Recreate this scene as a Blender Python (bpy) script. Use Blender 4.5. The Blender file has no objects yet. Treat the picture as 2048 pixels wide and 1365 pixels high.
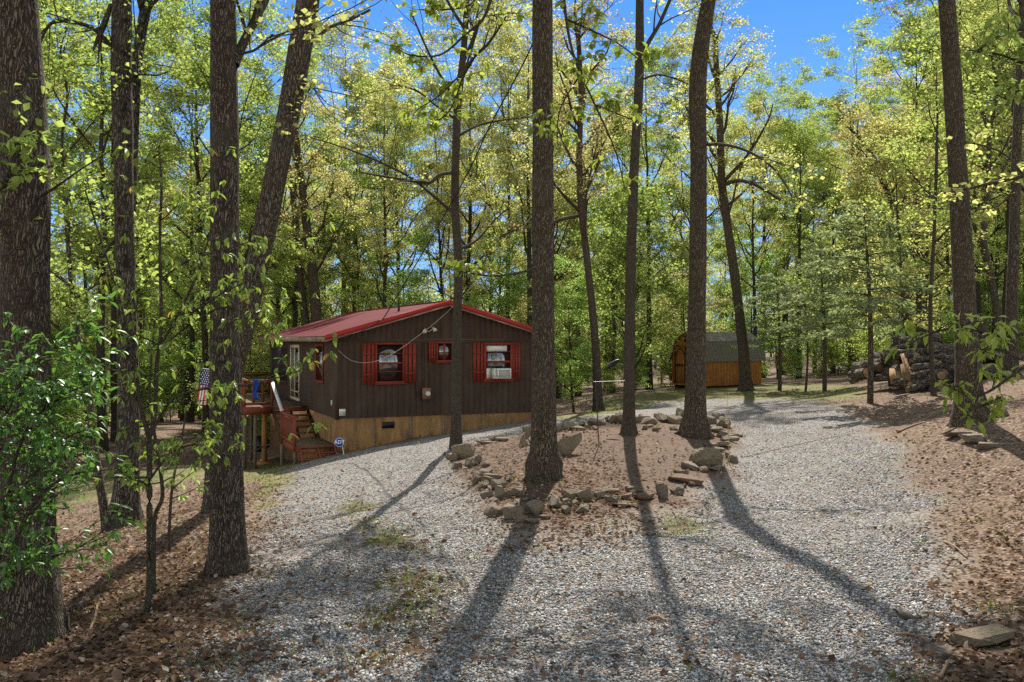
import bpy, bmesh, math, random
import numpy as np
from mathutils import Vector, Matrix

random.seed(7)
rng = np.random.default_rng(7)
R = math.radians
scene = bpy.context.scene
COL = scene.collection

# ------------------------------------------------------------------ camera, sky, sun, exposure
F = 1790.0            # focal length in pixels of the 2048 px wide photograph
CZ = 2.6              # camera height
cam_d = bpy.data.cameras.new("camera"); cam = bpy.data.objects.new("camera", cam_d); COL.objects.link(cam)
cam.location = (0, 0, CZ); cam.rotation_euler = (R(90), 0, 0)
cam_d.sensor_width = 36; cam_d.lens = 36 * F / 2048; cam_d.clip_end = 1000; cam_d.clip_start = 0.1
scene.camera = cam

SUN_EL, SUN_AZ = R(48), R(7)      # azimuth measured from +Y towards +X
world = bpy.data.worlds.new("World"); scene.world = world; world.use_nodes = True
wn = world.node_tree; wn.nodes.clear()
sky = wn.nodes.new("ShaderNodeTexSky"); sky.sky_type = 'NISHITA'; sky.sun_disc = False
sky.sun_elevation = SUN_EL; sky.sun_rotation = SUN_AZ; sky.air_density = 1.0; sky.dust_density = 0.2; sky.ozone_density = 3.0
hs = wn.nodes.new("ShaderNodeHueSaturation"); hs.inputs['Saturation'].default_value = 0.62
wn.links.new(sky.outputs[0], hs.inputs['Color'])
# clear deep blue towards the woods (low, +Y), paler and milky overhead and behind
tcw = wn.nodes.new("ShaderNodeTexCoord"); spw = wn.nodes.new("ShaderNodeSeparateXYZ"); wn.links.new(tcw.outputs['Generated'], spw.inputs[0])
def wmap(src, a, b):
    m = wn.nodes.new("ShaderNodeMapRange"); m.interpolation_type = 'SMOOTHSTEP'; wn.links.new(src, m.inputs[0]); m.inputs[1].default_value = a; m.inputs[2].default_value = b; return m.outputs[0]
mu = wn.nodes.new("ShaderNodeMath"); mu.operation = 'MULTIPLY'; wn.links.new(wmap(spw.outputs[2], .75, .45), mu.inputs[0]); wn.links.new(wmap(spw.outputs[1], .3, .75), mu.inputs[1])
blu = wn.nodes.new("ShaderNodeMix"); blu.data_type = 'RGBA'; wn.links.new(wmap(spw.outputs[2], .05, .42), blu.inputs[0]); blu.inputs[6].default_value = (1.0, 2.2, 4.4, 1); blu.inputs[7].default_value = (.34, 1.22, 3.5, 1)
wmx = wn.nodes.new("ShaderNodeMix"); wmx.data_type = 'RGBA'; wn.links.new(mu.outputs[0], wmx.inputs[0]); warm = wn.nodes.new("ShaderNodeMix"); warm.data_type = 'RGBA'; warm.blend_type = 'MULTIPLY'; warm.inputs[0].default_value = 1; wn.links.new(hs.outputs[0], warm.inputs[6]); warm.inputs[7].default_value = (1.1, 1.0, .84, 1); wn.links.new(warm.outputs[2], wmx.inputs[6]); wn.links.new(blu.outputs[2], wmx.inputs[7])
bg = wn.nodes.new("ShaderNodeBackground"); bg.inputs[1].default_value = 0.15
wo = wn.nodes.new("ShaderNodeOutputWorld")
wn.links.new(wmx.outputs[2], bg.inputs[0]); wn.links.new(bg.outputs[0], wo.inputs[0])

sun_d = bpy.data.lights.new("sun", 'SUN'); sun_d.energy = 5.0; sun_d.angle = R(0.5); sun_d.color = (1, 0.95, 0.86)
sun = bpy.data.objects.new("sun", sun_d); COL.objects.link(sun)
sv = Vector((math.sin(SUN_AZ) * math.cos(SUN_EL), math.cos(SUN_AZ) * math.cos(SUN_EL), math.sin(SUN_EL)))
sun.rotation_euler = sv.to_track_quat('Z', 'Y').to_euler(); sun.location = sv * 60

scene.view_settings.view_transform = 'Standard'; scene.view_settings.look = 'None'
scene.view_settings.exposure = 1.0; scene.view_settings.gamma = 1
cy = scene.cycles
cy.max_bounces = 7; cy.diffuse_bounces = 4; cy.glossy_bounces = 3; cy.transmission_bounces = 4; cy.transparent_max_bounces = 4
cy.caustics_reflective = False; cy.caustics_refractive = False
cy.use_adaptive_sampling = True; cy.adaptive_threshold = 0.005
cy.use_denoising = False

# ------------------------------------------------------------------ basic helpers
def P(px, py, d):
    return np.array(((px - 1024) / F * d, d, CZ + (682.5 - py) / F * d))

def setp(o, label=None, cat=None, group=None, kind=None):
    if label: o['label'] = label
    if cat: o['category'] = cat
    if group: o['group'] = group
    if kind: o['kind'] = kind
    return o

def empty(name, loc, label, cat, group=None, rz=0):
    o = bpy.data.objects.new(name, None); COL.objects.link(o)
    o.location = [float(c) for c in loc]; o.rotation_euler = (0, 0, rz); o.empty_display_size = 0.2
    return setp(o, label, cat, group)

class MB:
    """collects quads / tris / polygons as arrays and links them as ONE mesh object"""
    def __init__(self): self.v = []; self.n = 0; self.q = []; self.t = []; self.p = []; self.a = []
    def add(self, v, quads=None, tris=None, polys=None, m=0):
        v = np.asarray(v, float).reshape(-1, 3); k = self.n
        if quads is not None and len(quads): self.q.append((np.asarray(quads) + k, m))
        if tris is not None and len(tris): self.t.append((np.asarray(tris) + k, m))
        if polys is not None:
            for p in polys: self.p.append(([i + k for i in p], m))
        self.v.append(v); self.n += len(v)
    def box(self, a, b, m=0, M=None):
        x0, y0, z0 = a; x1, y1, z1 = b
        v = np.array([(x0,y0,z0),(x1,y0,z0),(x1,y1,z0),(x0,y1,z0),(x0,y0,z1),(x1,y0,z1),(x1,y1,z1),(x0,y1,z1)], float)
        if M is not None: v = v @ np.array(M)[:3, :3].T + np.array(M)[:3, 3]
        self.add(v, [(0,3,2,1),(4,5,6,7),(0,1,5,4),(1,2,6,5),(2,3,7,6),(3,0,4,7)], m=m)
    def bar(self, p0, p1, w, h, m=0):
        """rectangular bar from p0 to p1, w wide (horizontal), h high"""
        p0 = np.array(p0, float); p1 = np.array(p1, float); d = p1 - p0; L = np.linalg.norm(d); d /= L
        up = np.array((0, 0, 1.0)) if abs(d[2]) < .95 else np.array((0, 1.0, 0))
        s = np.cross(d, up); s /= np.linalg.norm(s); u = np.cross(s, d)
        v = []
        for p in (p0, p1):
            for a, b in ((-1,-1),(1,-1),(1,1),(-1,1)): v.append(p + s*a*w/2 + u*b*h/2)
        self.add(v, [(0,1,2,3),(7,6,5,4),(0,4,5,1),(1,5,6,2),(2,6,7,3),(3,7,4,0)], m=m)
    def tube(self, pts, rad, sides=6, m=0, cap=False, rough=0.0, ph=0.0):
        pts = np.asarray(pts, float); n = len(pts); rad = np.broadcast_to(np.asarray(rad, float), (n,))
        t = np.gradient(pts, axis=0); t /= (np.linalg.norm(t, axis=1)[:, None] + 1e-9)
        ref = np.array((0, 0, 1.0)) if abs(t[0][2]) < .9 else np.array((1.0, 0, 0))
        u = ref - t * (t @ ref)[:, None]; u /= (np.linalg.norm(u, axis=1)[:, None] + 1e-9)
        w = np.cross(t, u)
        ang = np.arange(sides) / sides * 2 * np.pi
        rr = np.repeat(rad[:, None], sides, 1)
        if rough:
            s = np.arange(n)[:, None]
            rr = rr * (1 + rough * (np.sin(ang*3 + ph + s*.31) * .5 + np.sin(ang*5 - ph*2 + s*.17) * .35 + np.sin(ang*2 + s*.53 + ph*3) * .5 + rng.normal(0, .25, rr.shape)))
        v = pts[:, None] + (u[:, None] * np.cos(ang)[None, :, None] + w[:, None] * np.sin(ang)[None, :, None]) * rr[:, :, None]
        i = np.arange(n - 1)[:, None] * sides; j = np.arange(sides)[None]; j2 = (j + 1) % sides
        q = np.stack([i + j, i + j2, i + sides + j2, i + sides + j], -1).reshape(-1, 4)
        polys = [list(range(sides))[::-1], [(n-1)*sides + k for k in range(sides)]] if cap else None
        self.add(v.reshape(-1, 3), quads=q, polys=polys, m=m)
    def mesh(self, name):
        me = bpy.data.meshes.new(name)
        if not self.v: return me
        v = np.concatenate(self.v); loops = []; tot = []; mi = []
        for arrs, k in ((self.q, 4), (self.t, 3)):
            for a, m in arrs:
                loops.append(a.reshape(-1)); tot.append(np.full(len(a), k)); mi.append(np.full(len(a), m))
        for p, m in self.p:
            loops.append(np.array(p)); tot.append(np.array([len(p)])); mi.append(np.array([m]))
        loops = np.concatenate(loops); tot = np.concatenate(tot); mi = np.concatenate(mi)
        start = np.concatenate([[0], np.cumsum(tot)[:-1]])
        me.vertices.add(len(v)); me.vertices.foreach_set('co', v.astype(np.float32).ravel())
        me.loops.add(len(loops)); me.loops.foreach_set('vertex_index', loops.astype(np.int32))
        me.polygons.add(len(tot)); me.polygons.foreach_set('loop_start', start.astype(np.int32)); me.polygons.foreach_set('loop_total', tot.astype(np.int32))
        me.polygons.foreach_set('material_index', mi.astype(np.int32))
        me.update(calc_edges=True)
        return me
    def build(self, name, mats, parent=None, smooth=False):
        me = self.mesh(name)
        for m in (mats if isinstance(mats, (list, tuple)) else [mats]): me.materials.append(m)
        return link(name, me, parent, smooth)

def link(name, me, parent=None, smooth=False):
    if smooth: me.polygons.foreach_set('use_smooth', np.ones(len(me.polygons), bool))
    o = bpy.data.objects.new(name, me); COL.objects.link(o)
    if parent is not None: o.parent = parent
    return o

def copy_tree(o, parent=None):
    c = o.copy(); COL.objects.link(c); c.parent = parent
    for ch in list(o.children): copy_tree(ch, c)
    return c

# ------------------------------------------------------------------ materials
class NT:
    def __init__(self, name):
        self.m = bpy.data.materials.new(name); self.m.use_nodes = True
        self.t = self.m.node_tree; self.t.nodes.clear()
        self.out = self.n('ShaderNodeOutputMaterial')
    def n(self, typ, **kw):
        nd = self.t.nodes.new(typ)
        for k, v in kw.items():
            if k.startswith('i_'):
                key = k[2:]; key = int(key) if key.isdigit() else key.replace('_', ' ')
                s = nd.inputs[key]
                if hasattr(v, 'is_linked') or isinstance(v, bpy.types.NodeSocket): self.t.links.new(v, s)
                else: s.default_value = v
            else: setattr(nd, k, v)
        return nd
    def l(self, a, b): self.t.links.new(a, b)
    def coord(self, kind='Object', scale=(1, 1, 1)):
        tc = self.n('ShaderNodeTexCoord'); mp = self.n('ShaderNodeMapping', i_Vector=tc.outputs[kind], i_Scale=scale)
        return mp.outputs[0]
    def noise(self, v, s, d=4, r=.55):
        return self.n('ShaderNodeTexNoise', i_Vector=v, i_Scale=s, i_Detail=d, i_Roughness=r).outputs[0]
    def vor(self, v, s, feature='F1', rand=1.0):
        return self.n('ShaderNodeTexVoronoi', i_Vector=v, i_Scale=s, feature=feature, i_Randomness=rand)
    def ramp(self, f, stops, interp='LINEAR'):
        r = self.n('ShaderNodeValToRGB', i_Fac=f); e = r.color_ramp; e.interpolation = interp
        while len(e.elements) < len(stops): e.elements.new(.5)
        for el, (p, c) in zip(e.elements, stops): el.position = p; el.color = (*c, 1) if len(c) == 3 else c
        return r.outputs[0]
    def mix(self, f, a, b, typ='MIX'):
        m = self.n('ShaderNodeMix', data_type='RGBA', blend_type=typ)
        for s, v in ((m.inputs[0], f), (m.inputs[6], a), (m.inputs[7], b)):
            if isinstance(v, bpy.types.NodeSocket): self.l(v, s)
            elif isinstance(v, (int, float)): s.default_value = v
            else: s.default_value = (*v, 1)
        return m.outputs[2]
    def math(self, op, a, b=0.0, c=0.0):
        m = self.n('ShaderNodeMath', operation=op)
        for s, v in zip(m.inputs, (a, b, c)):
            if isinstance(v, bpy.types.NodeSocket): self.l(v, s)
            else: s.default_value = v
        return m.outputs[0]
    def mapr(self, v, a, b, c=0.0, d=1.0):
        m = self.n('ShaderNodeMapRange', i_Value=v); m.inputs[1].default_value = a; m.inputs[2].default_value = b
        m.inputs[3].default_value = c; m.inputs[4].default_value = d
        return m.outputs[0]
    def bump(self, h, strength, dist, normal=None):
        b = self.n('ShaderNodeBump', i_Height=h, i_Strength=strength, i_Distance=dist)
        if normal is not None: self.l(normal, b.inputs['Normal'])
        return b.outputs[0]
    def princ(self, color, rough=.8, bump=None, spec=.3, metal=0.0):
        p = self.n('ShaderNodeBsdfPrincipled')
        for k, v in (('Base Color', color), ('Roughness', rough), ('Specular IOR Level', spec), ('Metallic', metal)):
            if isinstance(v, bpy.types.NodeSocket): self.l(v, p.inputs[k])
            else: p.inputs[k].default_value = (*v, 1) if isinstance(v, tuple) else v
        if bump is not None: self.l(bump, p.inputs['Normal'])
        self.l(p.outputs[0], self.out.inputs[0])
        return self.m

def mat_bark(name, dark, light, moss=None, scale=1.0, cracks=1.0, blotch=None, ax=(1, 1, .1)):
    k = NT(name); c = k.coord('Object', ax); c2 = k.coord('Object', (1, 1, 1))
    wob = k.noise(c2, 6 * scale, 3)
    cw = k.n('ShaderNodeVectorMath', operation='MULTIPLY_ADD', i_0=wob, i_1=(.1, .1, .03), i_2=c).outputs[0]
    e = k.vor(cw, 40 * scale, 'DISTANCE_TO_EDGE').outputs['Distance']
    e = k.mapr(e, 0.0, 0.3)
    fine = k.noise(c, 75 * scale, 8, .78)
    big = k.noise(c2, 1.7, 4)
    f = k.math('ADD', k.math('MULTIPLY', e, .5 * cracks), k.math('MULTIPLY', fine, .7))
    light = tuple(x * 1.22 for x in light); dark = tuple(x * 1.12 for x in dark)
    col = k.ramp(f, [(.3, tuple(x * .3 for x in dark)), (.5, dark), (.74, light)])
    col = k.mix(k.mapr(big, .35, .7, 0, .55), col, tuple((a + b) * .34 for a, b in zip(dark, light)))
    if blotch: col = k.mix(k.mapr(k.noise(c2, 5, 5, .65), .55, .63, 0, .85), col, blotch)
    if moss: col = k.mix(k.mapr(k.noise(c2, 3.1, 5, .6), .53, .7, 0, .6), col, moss)
    h = k.math('ADD', k.math('MULTIPLY', e, .8), k.math('MULTIPLY', fine, .45))
    return k.princ(col, .92, k.bump(h, 1.0, .05 / scale), .12)

def mat_leaf(name, ca, cb, trans=1.5, hue=.0, odd=None, spec=False):
    """thin leaf: diffuse + translucent; colour varies from tree to tree and leaf to leaf"""
    k = NT(name); g = k.n('ShaderNodeNewGeometry'); oi = k.n('ShaderNodeObjectInfo')
    f = k.math('ADD', k.math('MULTIPLY', g.outputs['Random Per Island'], .75), k.math('MULTIPLY', oi.outputs['Random'], .35))
    col = k.ramp(f, [(.05, ca), (.95, cb)])
    if odd:
        sel = k.math('GREATER_THAN', k.math('FRACT', k.math('MULTIPLY', g.outputs['Random Per Island'], 37.0)), 1 - odd[0])
        col = k.mix(sel, col, odd[1])
    tcol = k.mix(1.0, col, (trans * 1.0, trans, trans * .75), 'MULTIPLY')
    d = k.n('ShaderNodeBsdfDiffuse', i_Color=col); t = k.n('ShaderNodeBsdfTranslucent', i_Color=tcol)
    ms = k.n('ShaderNodeMixShader', i_0=.5); k.l(d.outputs[0], ms.inputs[1]); k.l(t.outputs[0], ms.inputs[2])
    res = ms.outputs[0]
    if spec:
        gl = k.n('ShaderNodeBsdfGlossy', i_Color=(1, 1, 1, 1), i_Roughness=.42)
        fr = k.n('ShaderNodeFresnel', i_IOR=1.4)
        m2 = k.n('ShaderNodeMixShader', i_0=k.math('MINIMUM', k.math('MULTIPLY', fr.outputs[0], .4), .045)); k.l(res, m2.inputs[1]); k.l(gl.outputs[0], m2.inputs[2]); res = m2.outputs[0]
    k.l(res, k.out.inputs[0])
    return k.m

def mat_plain(name, col, rough=.6, var=.15, scale=8, spec=.35, metal=0, bump=.0, stretch=(1, 1, 1)):
    k = NT(name); c = k.coord('Object', stretch); n = k.noise(c, scale, 5, .6)
    cc = k.mix(n, tuple(x * (1 - var) for x in col), tuple(min(1, x * (1 + var)) for x in col))
    return k.princ(cc, rough, k.bump(n, .3, bump) if bump else None, spec, metal)

def mat_wood(name, dark, light, scale=6, stretch=(1, 1, .08), rough=.75, bump=.004, stain=None):
    k = NT(name); c = k.coord('Object', stretch); n = k.noise(c, scale, 6, .65); n2 = k.noise(k.coord('Object'), 1.3, 4)
    cc = k.ramp(n, [(.3, dark), (.68, light)]); cc = k.mix(k.mapr(n2, .4, .7, 0, .5), cc, tuple(.7 * d for d in dark))
    if stain: cc = k.mix(k.mapr(k.noise(k.coord('Object', (1, 1, .3)), 2.3, 5, .65), .5, .68, 0, .8), cc, stain)
    return k.princ(cc, rough, k.bump(n, .5, bump), .25)

def mat_rock(name, a, b, c3):
    k = NT(name); c = k.coord('Object'); oi = k.n('ShaderNodeObjectInfo')
    cv = k.n('ShaderNodeVectorMath', operation='ADD', i_0=c, i_1=oi.outputs['Location']).outputs[0]
    n = k.noise(cv, 6, 8, .68); n2 = k.noise(cv, 28, 6, .7); n3 = k.noise(cv, 3, 3)
    col = k.ramp(k.math('ADD', k.math('MULTIPLY', n, .7), k.math('MULTIPLY', n2, .3)), [(.3, tuple(x*.5 for x in a)), (.5, a), (.7, b)])
    col = k.mix(k.mapr(n3, .5, .66, 0, .75), col, c3)
    col = k.mix(k.math('MULTIPLY', oi.outputs['Random'], .3), col, tuple(x * .6 for x in a))
    h = k.math('ADD', n, k.math('MULTIPLY', n2, .5))
    return k.princ(col, .9, k.bump(h, .9, .04), .2)

M = {}
M['bark_grey'] = mat_bark('bark_grey', (.058, .047, .035), (.22, .18, .135), moss=(.14, .14, .1))
M['bark_oak'] = mat_bark('bark_oak', (.052, .04, .03), (.2, .16, .12), moss=(.13, .125, .09), scale=1.3)
M['bark_brown'] = mat_bark('bark_brown', (.06, .046, .033), (.22, .17, .12), moss=(.14, .125, .095), scale=1.25)
M['bark_smooth'] = mat_bark('bark_smooth', (.09, .073, .052), (.23, .19, .14), moss=(.15, .15, .11), scale=2.2, cracks=.6)
M['bark_blotchy'] = mat_bark('bark_blotchy', (.05, .04, .03), (.2, .175, .14), blotch=(.025, .022, .018))
M['bark_far'] = mat_bark('bark_far', (.062, .05, .037), (.16, .13, .095))
M['leaf_yellow'] = mat_leaf('leaf_yellow', (.19, .21, .07), (.44, .44, .18), 1.8, odd=(.03, (.36, .28, .14)))
M['leaf_green'] = mat_leaf('leaf_green', (.11, .17, .042), (.31, .36, .11), 1.8)
M['leaf_peach'] = mat_leaf('leaf_peach', (.22, .215, .08), (.43, .39, .19), 1.6, odd=(.08, (.38, .25, .14)))
M['leaf_shrub'] = mat_leaf('leaf_shrub', (.125, .2, .055), (.3, .4, .12), 1.85)
M['leaf_big'] = mat_leaf('leaf_big', (.15, .21, .03), (.3, .35, .06), 1.5, spec=True)
M['leaf_drab'] = mat_leaf('leaf_drab', (.11, .18, .03), (.22, .28, .055), 1.6, odd=(.02, (.3, .17, .05)), spec=True)
M['leaf_dark'] = mat_leaf('leaf_dark', (.045, .12, .025), (.11, .21, .04), 1.4, spec=True)
M['needle'] = mat_leaf('needle', (.12, .165, .07), (.3, .34, .19), 1.2)
M['petal'] = mat_leaf('petal', (.5, .5, .45), (.75, .75, .7), .7)
M['leaf_dead'] = mat_leaf('leaf_dead', (.08, .047, .031), (.33, .22, .155), .5, odd=(.05, (.55, .45, .36)))
M['grass'] = mat_leaf('grass', (.07, .11, .02), (.17, .2, .05), 1.3)
M['siding'] = mat_wood('siding', (.058, .034, .023), (.08, .049, .034), 5, (1, 1, .1), .85, stain=(.088, .058, .042))
M['trim_brown'] = mat_wood('trim_brown', (.065, .038, .026), (.095, .057, .04), 6, (1, 1, .2), .75)
M['plywood'] = mat_wood('plywood', (.2, .1, .036), (.37, .205, .085), 7, (1, 1, .22), .8, .003, stain=(.08, .055, .03))
M['red_paint'] = mat_plain('red_paint', (.225, .028, .014), .65, .32, 3)
M['fascia_red'] = mat_plain('fascia_red', (.31, .016, .014), .55, .3, 2)
M['weather_board'] = mat_wood('weather_board', (.13, .1, .065), (.36, .3, .21), 8, (.3, .3, 1), .8)
M['white_paint'] = mat_plain('white_paint', (.72, .7, .64), .45, .08, 6)
M['cream_paint'] = mat_plain('cream_paint', (.55, .47, .32), .55, .15, 5)
M['black'] = mat_plain('black', (.012, .011, .011), .5, .2, 9)
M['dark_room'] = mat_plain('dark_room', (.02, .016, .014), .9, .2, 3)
M['grey_metal'] = mat_plain('grey_metal', (.3, .3, .29), .5, .2, 7, metal=.4)
M['beige_plastic'] = mat_plain('beige_plastic', (.6, .58, .5), .5, .1, 10)
M['box_brown'] = mat_plain('box_brown', (.22, .11, .07), .55, .15, 9)
M['deck_red'] = mat_wood('deck_red', (.15, .034, .017), (.26, .064, .032), 7, (1, 1, .15), .7)
M['deck_board'] = mat_wood('deck_board', (.12, .085, .05), (.23, .165, .1), 7, (1, .15, 1), .8)
M['post_grey'] = mat_wood('post_grey', (.12, .09, .055), (.26, .2, .13), 9, (1, 1, .12), .85)
M['post_orange'] = mat_wood('post_orange', (.28, .12, .04), (.5, .24, .09), 6, (1, 1, .12), .75)
M['rail_white'] = mat_plain('rail_white', (.62, .56, .55), .6, .2, 7)
M['shed_wood'] = mat_wood('shed_wood', (.21, .078, .014), (.42, .18, .035), 7, (1, 1, .12), .6)
M['shed_trim'] = mat_wood('shed_trim', (.2, .07, .015), (.34, .13, .03), 7, (1, 1, .2), .6)
M['shed_dark'] = mat_wood('shed_dark', (.035, .016, .007), (.07, .03, .012), 7, (1, 1, .2), .6)
M['shed_roof'] = mat_plain('shed_roof', (.115, .1, .07), .45, .2, 3, .5, .3)
M['blue_cloth'] = mat_plain('blue_cloth', (.012, .06, .35), .8, .3, 12)
M['sign_blue'] = mat_plain('sign_blue', (.02, .1, .4), .35, .1, 6)
M['sign_white'] = mat_plain('sign_white', (.8, .82, .85), .4, .05, 6)
M['flag_red'] = mat_plain('flag_red', (.5, .025, .03), .8, .1, 9)
M['flag_white'] = mat_plain('flag_white', (.75, .72, .7), .8, .08, 9)
M['flag_blue'] = mat_plain('flag_blue', (.02, .03, .11), .8, .1, 9)
M['rust'] = mat_plain('rust', (.05, .035, .025), .7, .3, 20)
M['stake_tan'] = mat_plain('stake_tan', (.45, .28, .08), .6, .2, 20)
M['wire_black'] = mat_plain('wire_black', (.02, .018, .017), .6, .2, 20)
M['wire_pale'] = mat_plain('wire_pale', (.34, .29, .24), .6, .2, 20)
M['rock_grey'] = mat_rock('rock_grey', (.21, .168, .125), (.44, .37, .285), (.26, .195, .13))
M['rock_tan'] = mat_rock('rock_tan', (.22, .17, .115), (.41, .33, .235), (.24, .19, .12))
M['rock_red'] = mat_rock('rock_red', (.19, .12, .085), (.32, .215, .16), (.2, .12, .08))
M['log_bark'] = mat_bark('log_bark', (.04, .031, .024), (.3, .265, .215), scale=.9, ax=(.13, 1, 1))
M['stick'] = mat_plain('stick', (.2, .125, .075), .85, .3, 15)
def mat_cut():
    k = NT('cut_wood'); c = k.coord('Object'); n = k.noise(c, 3, 5); n2 = k.noise(c, 22, 4); oi = k.n('ShaderNodeObjectInfo')
    col = k.ramp(n, [(.3, (.13, .08, .045)), (.5, (.34, .2, .1)), (.7, (.55, .37, .2))])
    col = k.mix(k.math('MULTIPLY', oi.outputs['Random'], .75), col, (.12, .09, .065))
    return k.princ(col, .85, k.bump(n2, .6, .02), .15)
M['cut_wood'] = mat_cut()
def mat_glass():
    k = NT('window_glass')
    p = k.n('ShaderNodeBsdfPrincipled'); p.inputs['Base Color'].default_value = (.012, .014, .013, 1); p.inputs['Roughness'].default_value = .03
    p.inputs['Specular IOR Level'].default_value = 1.0; p.inputs['IOR'].default_value = 1.9
    n = k.noise(k.coord('Object'), 1.2, 2); k.l(k.bump(n, .03, .01), p.inputs['Normal'])
    k.l(p.outputs[0], k.out.inputs[0]); return k.m
M['glass'] = mat_glass()
def mat_roof():
    k = NT('roof_red'); c = k.coord('Object'); n = k.noise(c, 1.4, 6, .65); n2 = k.noise(k.coord('Object', (.25, 3, 1)), 2.2, 5, .7)
    col = k.ramp(n, [(.3, (.13, .02, .023)), (.7, (.2, .045, .05))])
    col = k.mix(k.mapr(n2, .55, .75, 0, .45), col, (.1, .05, .045))
    return k.princ(col, .8, None, .12)
M['roof'] = mat_roof()

# ------------------------------------------------------------------ terrain height
ctl = [P(*a) for a in [
    (1024,1365,6.6),(1500,1365,6.6),(2048,1365,6.1),(300,1330,7.0),(455,1135,10.5),(60,1300,8.5),(200,1120,12.8),(250,1065,17),
    (428,1005,16),(350,930,30),(150,985,30),(100,880,42),(690,905,27.5),(590,925,27.4),(491,945,31.0),(550,938,29.7),(1050,1045,12.8),(912,895,22),
    (1088,970,15.4),(1258,878,20),(1400,862,23.6),(1170,862,23.3),(1390,882,20.5),(1460,905,19.3),(1400,965,16),(1300,1000,14.3),
    (1700,900,19.5),(1850,1000,13.6),(1950,1100,10.2),(2048,1000,12.0),(2048,880,15),(1940,836,17),(2048,705,35),(1760,783,30),(1900,775,28),
    (1600,800,34),(1375,778,47),(1523,770,48),(1200,802,42),(1120,832,34),(1075,840,31.5),(672,910,27.7),(540,1050,15.4),(620,1010,16.6),(750,1000,16.6),(860,900,22.5),
    (1700,775,40),(1620,1050,12.7),(800,1200,9.3),(1500,1000,14.6),(1300,1150,9.9),(520,1200,9.0),(560,945,27)]]
ctl += [np.array(a, float) for a in [(-3.5,41,-1.2),(3,41,-.6),(-14,42,-3),(-9,33,-2.0),(-60,60,-5),(-30,100,-5.5),(0,70,-2.2),(0,110,-3),(40,100,0),(70,60,3),(50,25,3.2),(22,40,1.6),
    (18,12,1.9),(25,-20,1.5),(-25,-20,-1.2),(-22,10,-2.6),(-60,10,-4),(0,-25,.5),(-70,150,-6),(0,165,-3),(90,165,2),(110,90,4),(-110,80,-7),(-3,2,.1),(3,2,.2),(0,-6,.3),(8,4,.7),(-7,4,-.7)]]
ctl = np.array(ctl); cxy = ctl[:, :2]
def tps(r2): return .5 * r2 * np.log(r2 + 1e-9)
_n = len(ctl)
_K = tps(((cxy[:, None] - cxy[None]) ** 2).sum(-1)) + np.eye(_n) * 1.5
_Pm = np.hstack([np.ones((_n, 1)), cxy])
_A = np.zeros((_n + 3, _n + 3)); _A[:_n, :_n] = _K; _A[:_n, _n:] = _Pm; _A[_n:, :_n] = _Pm.T
_w = np.linalg.solve(_A, np.concatenate([ctl[:, 2], np.zeros(3)]))
def G(x, y):
    x = np.atleast_1d(np.asarray(x, float)); y = np.atleast_1d(np.asarray(y, float)); out = np.empty(x.shape)
    xf, yf, of = x.ravel(), y.ravel(), out.reshape(-1)
    for i in range(0, len(xf), 20000):
        s = slice(i, i + 20000)
        r2 = (xf[s, None] - cxy[None, :, 0]) ** 2 + (yf[s, None] - cxy[None, :, 1]) ** 2
        of[s] = tps(r2) @ _w[:_n] + _w[_n] + _w[_n+1] * xf[s] + _w[_n+2] * yf[s]
    of += .015 * (np.sin(xf*1.7 + yf*.9) + np.sin(xf*3.1 - yf*2.3 + 1) + .7*np.sin(yf*4.1 + xf*2.2))
    return out
def g1(x, y): return float(G(x, y)[0])
_ds = np.concatenate([np.arange(4.0, 45, .1), np.arange(45, 160, .5)])
def UN(px, py):
    """ground point seen at a pixel"""
    X = (px - 1024) / F * _ds; Z = CZ + (682.5 - py) / F * _ds
    below = Z < G(X, _ds)
    i = int(np.argmax(below)) if below.any() else len(_ds) - 1
    d = _ds[i]
    return np.array((( px - 1024) / F * d, d, g1((px - 1024) / F * d, d)))

def grow(a, b, s0, k):
    out = [a]; s = s0
    while out[-1] < b: out.append(out[-1] + s); s *= k
    return np.array(out)
xs = np.concatenate([-grow(13, 130, .2, 1.12)[::-1], np.arange(-12.9, 12.95, .12), grow(13, 130, .2, 1.12)])
ys = np.concatenate([-grow(-4.5, 45, .4, 1.2)[::-1], np.arange(4.6, 38, .13), grow(38, 190, .2, 1.09)])
GX, GY = np.meshgrid(xs, ys); GZ = G(GX, GY)

def inpoly(px, py, poly):
    poly = np.array(poly, float); res = np.zeros(px.shape, bool); j = len(poly) - 1
    for i in range(len(poly)):
        xi, yi = poly[i]; xj, yj = poly[j]
        c = ((yi > py) != (yj > py)) & (px < (xj - xi) * (py - yi) / (yj - yi + 1e-12) + xi)
        res ^= c; j = i
    return res
def blur(m, k):
    for _ in range(k):
        m = (m + np.roll(m, 1, 0) + np.roll(m, -1, 0) + np.roll(m, 1, 1) + np.roll(m, -1, 1)) / 5
    return m
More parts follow.
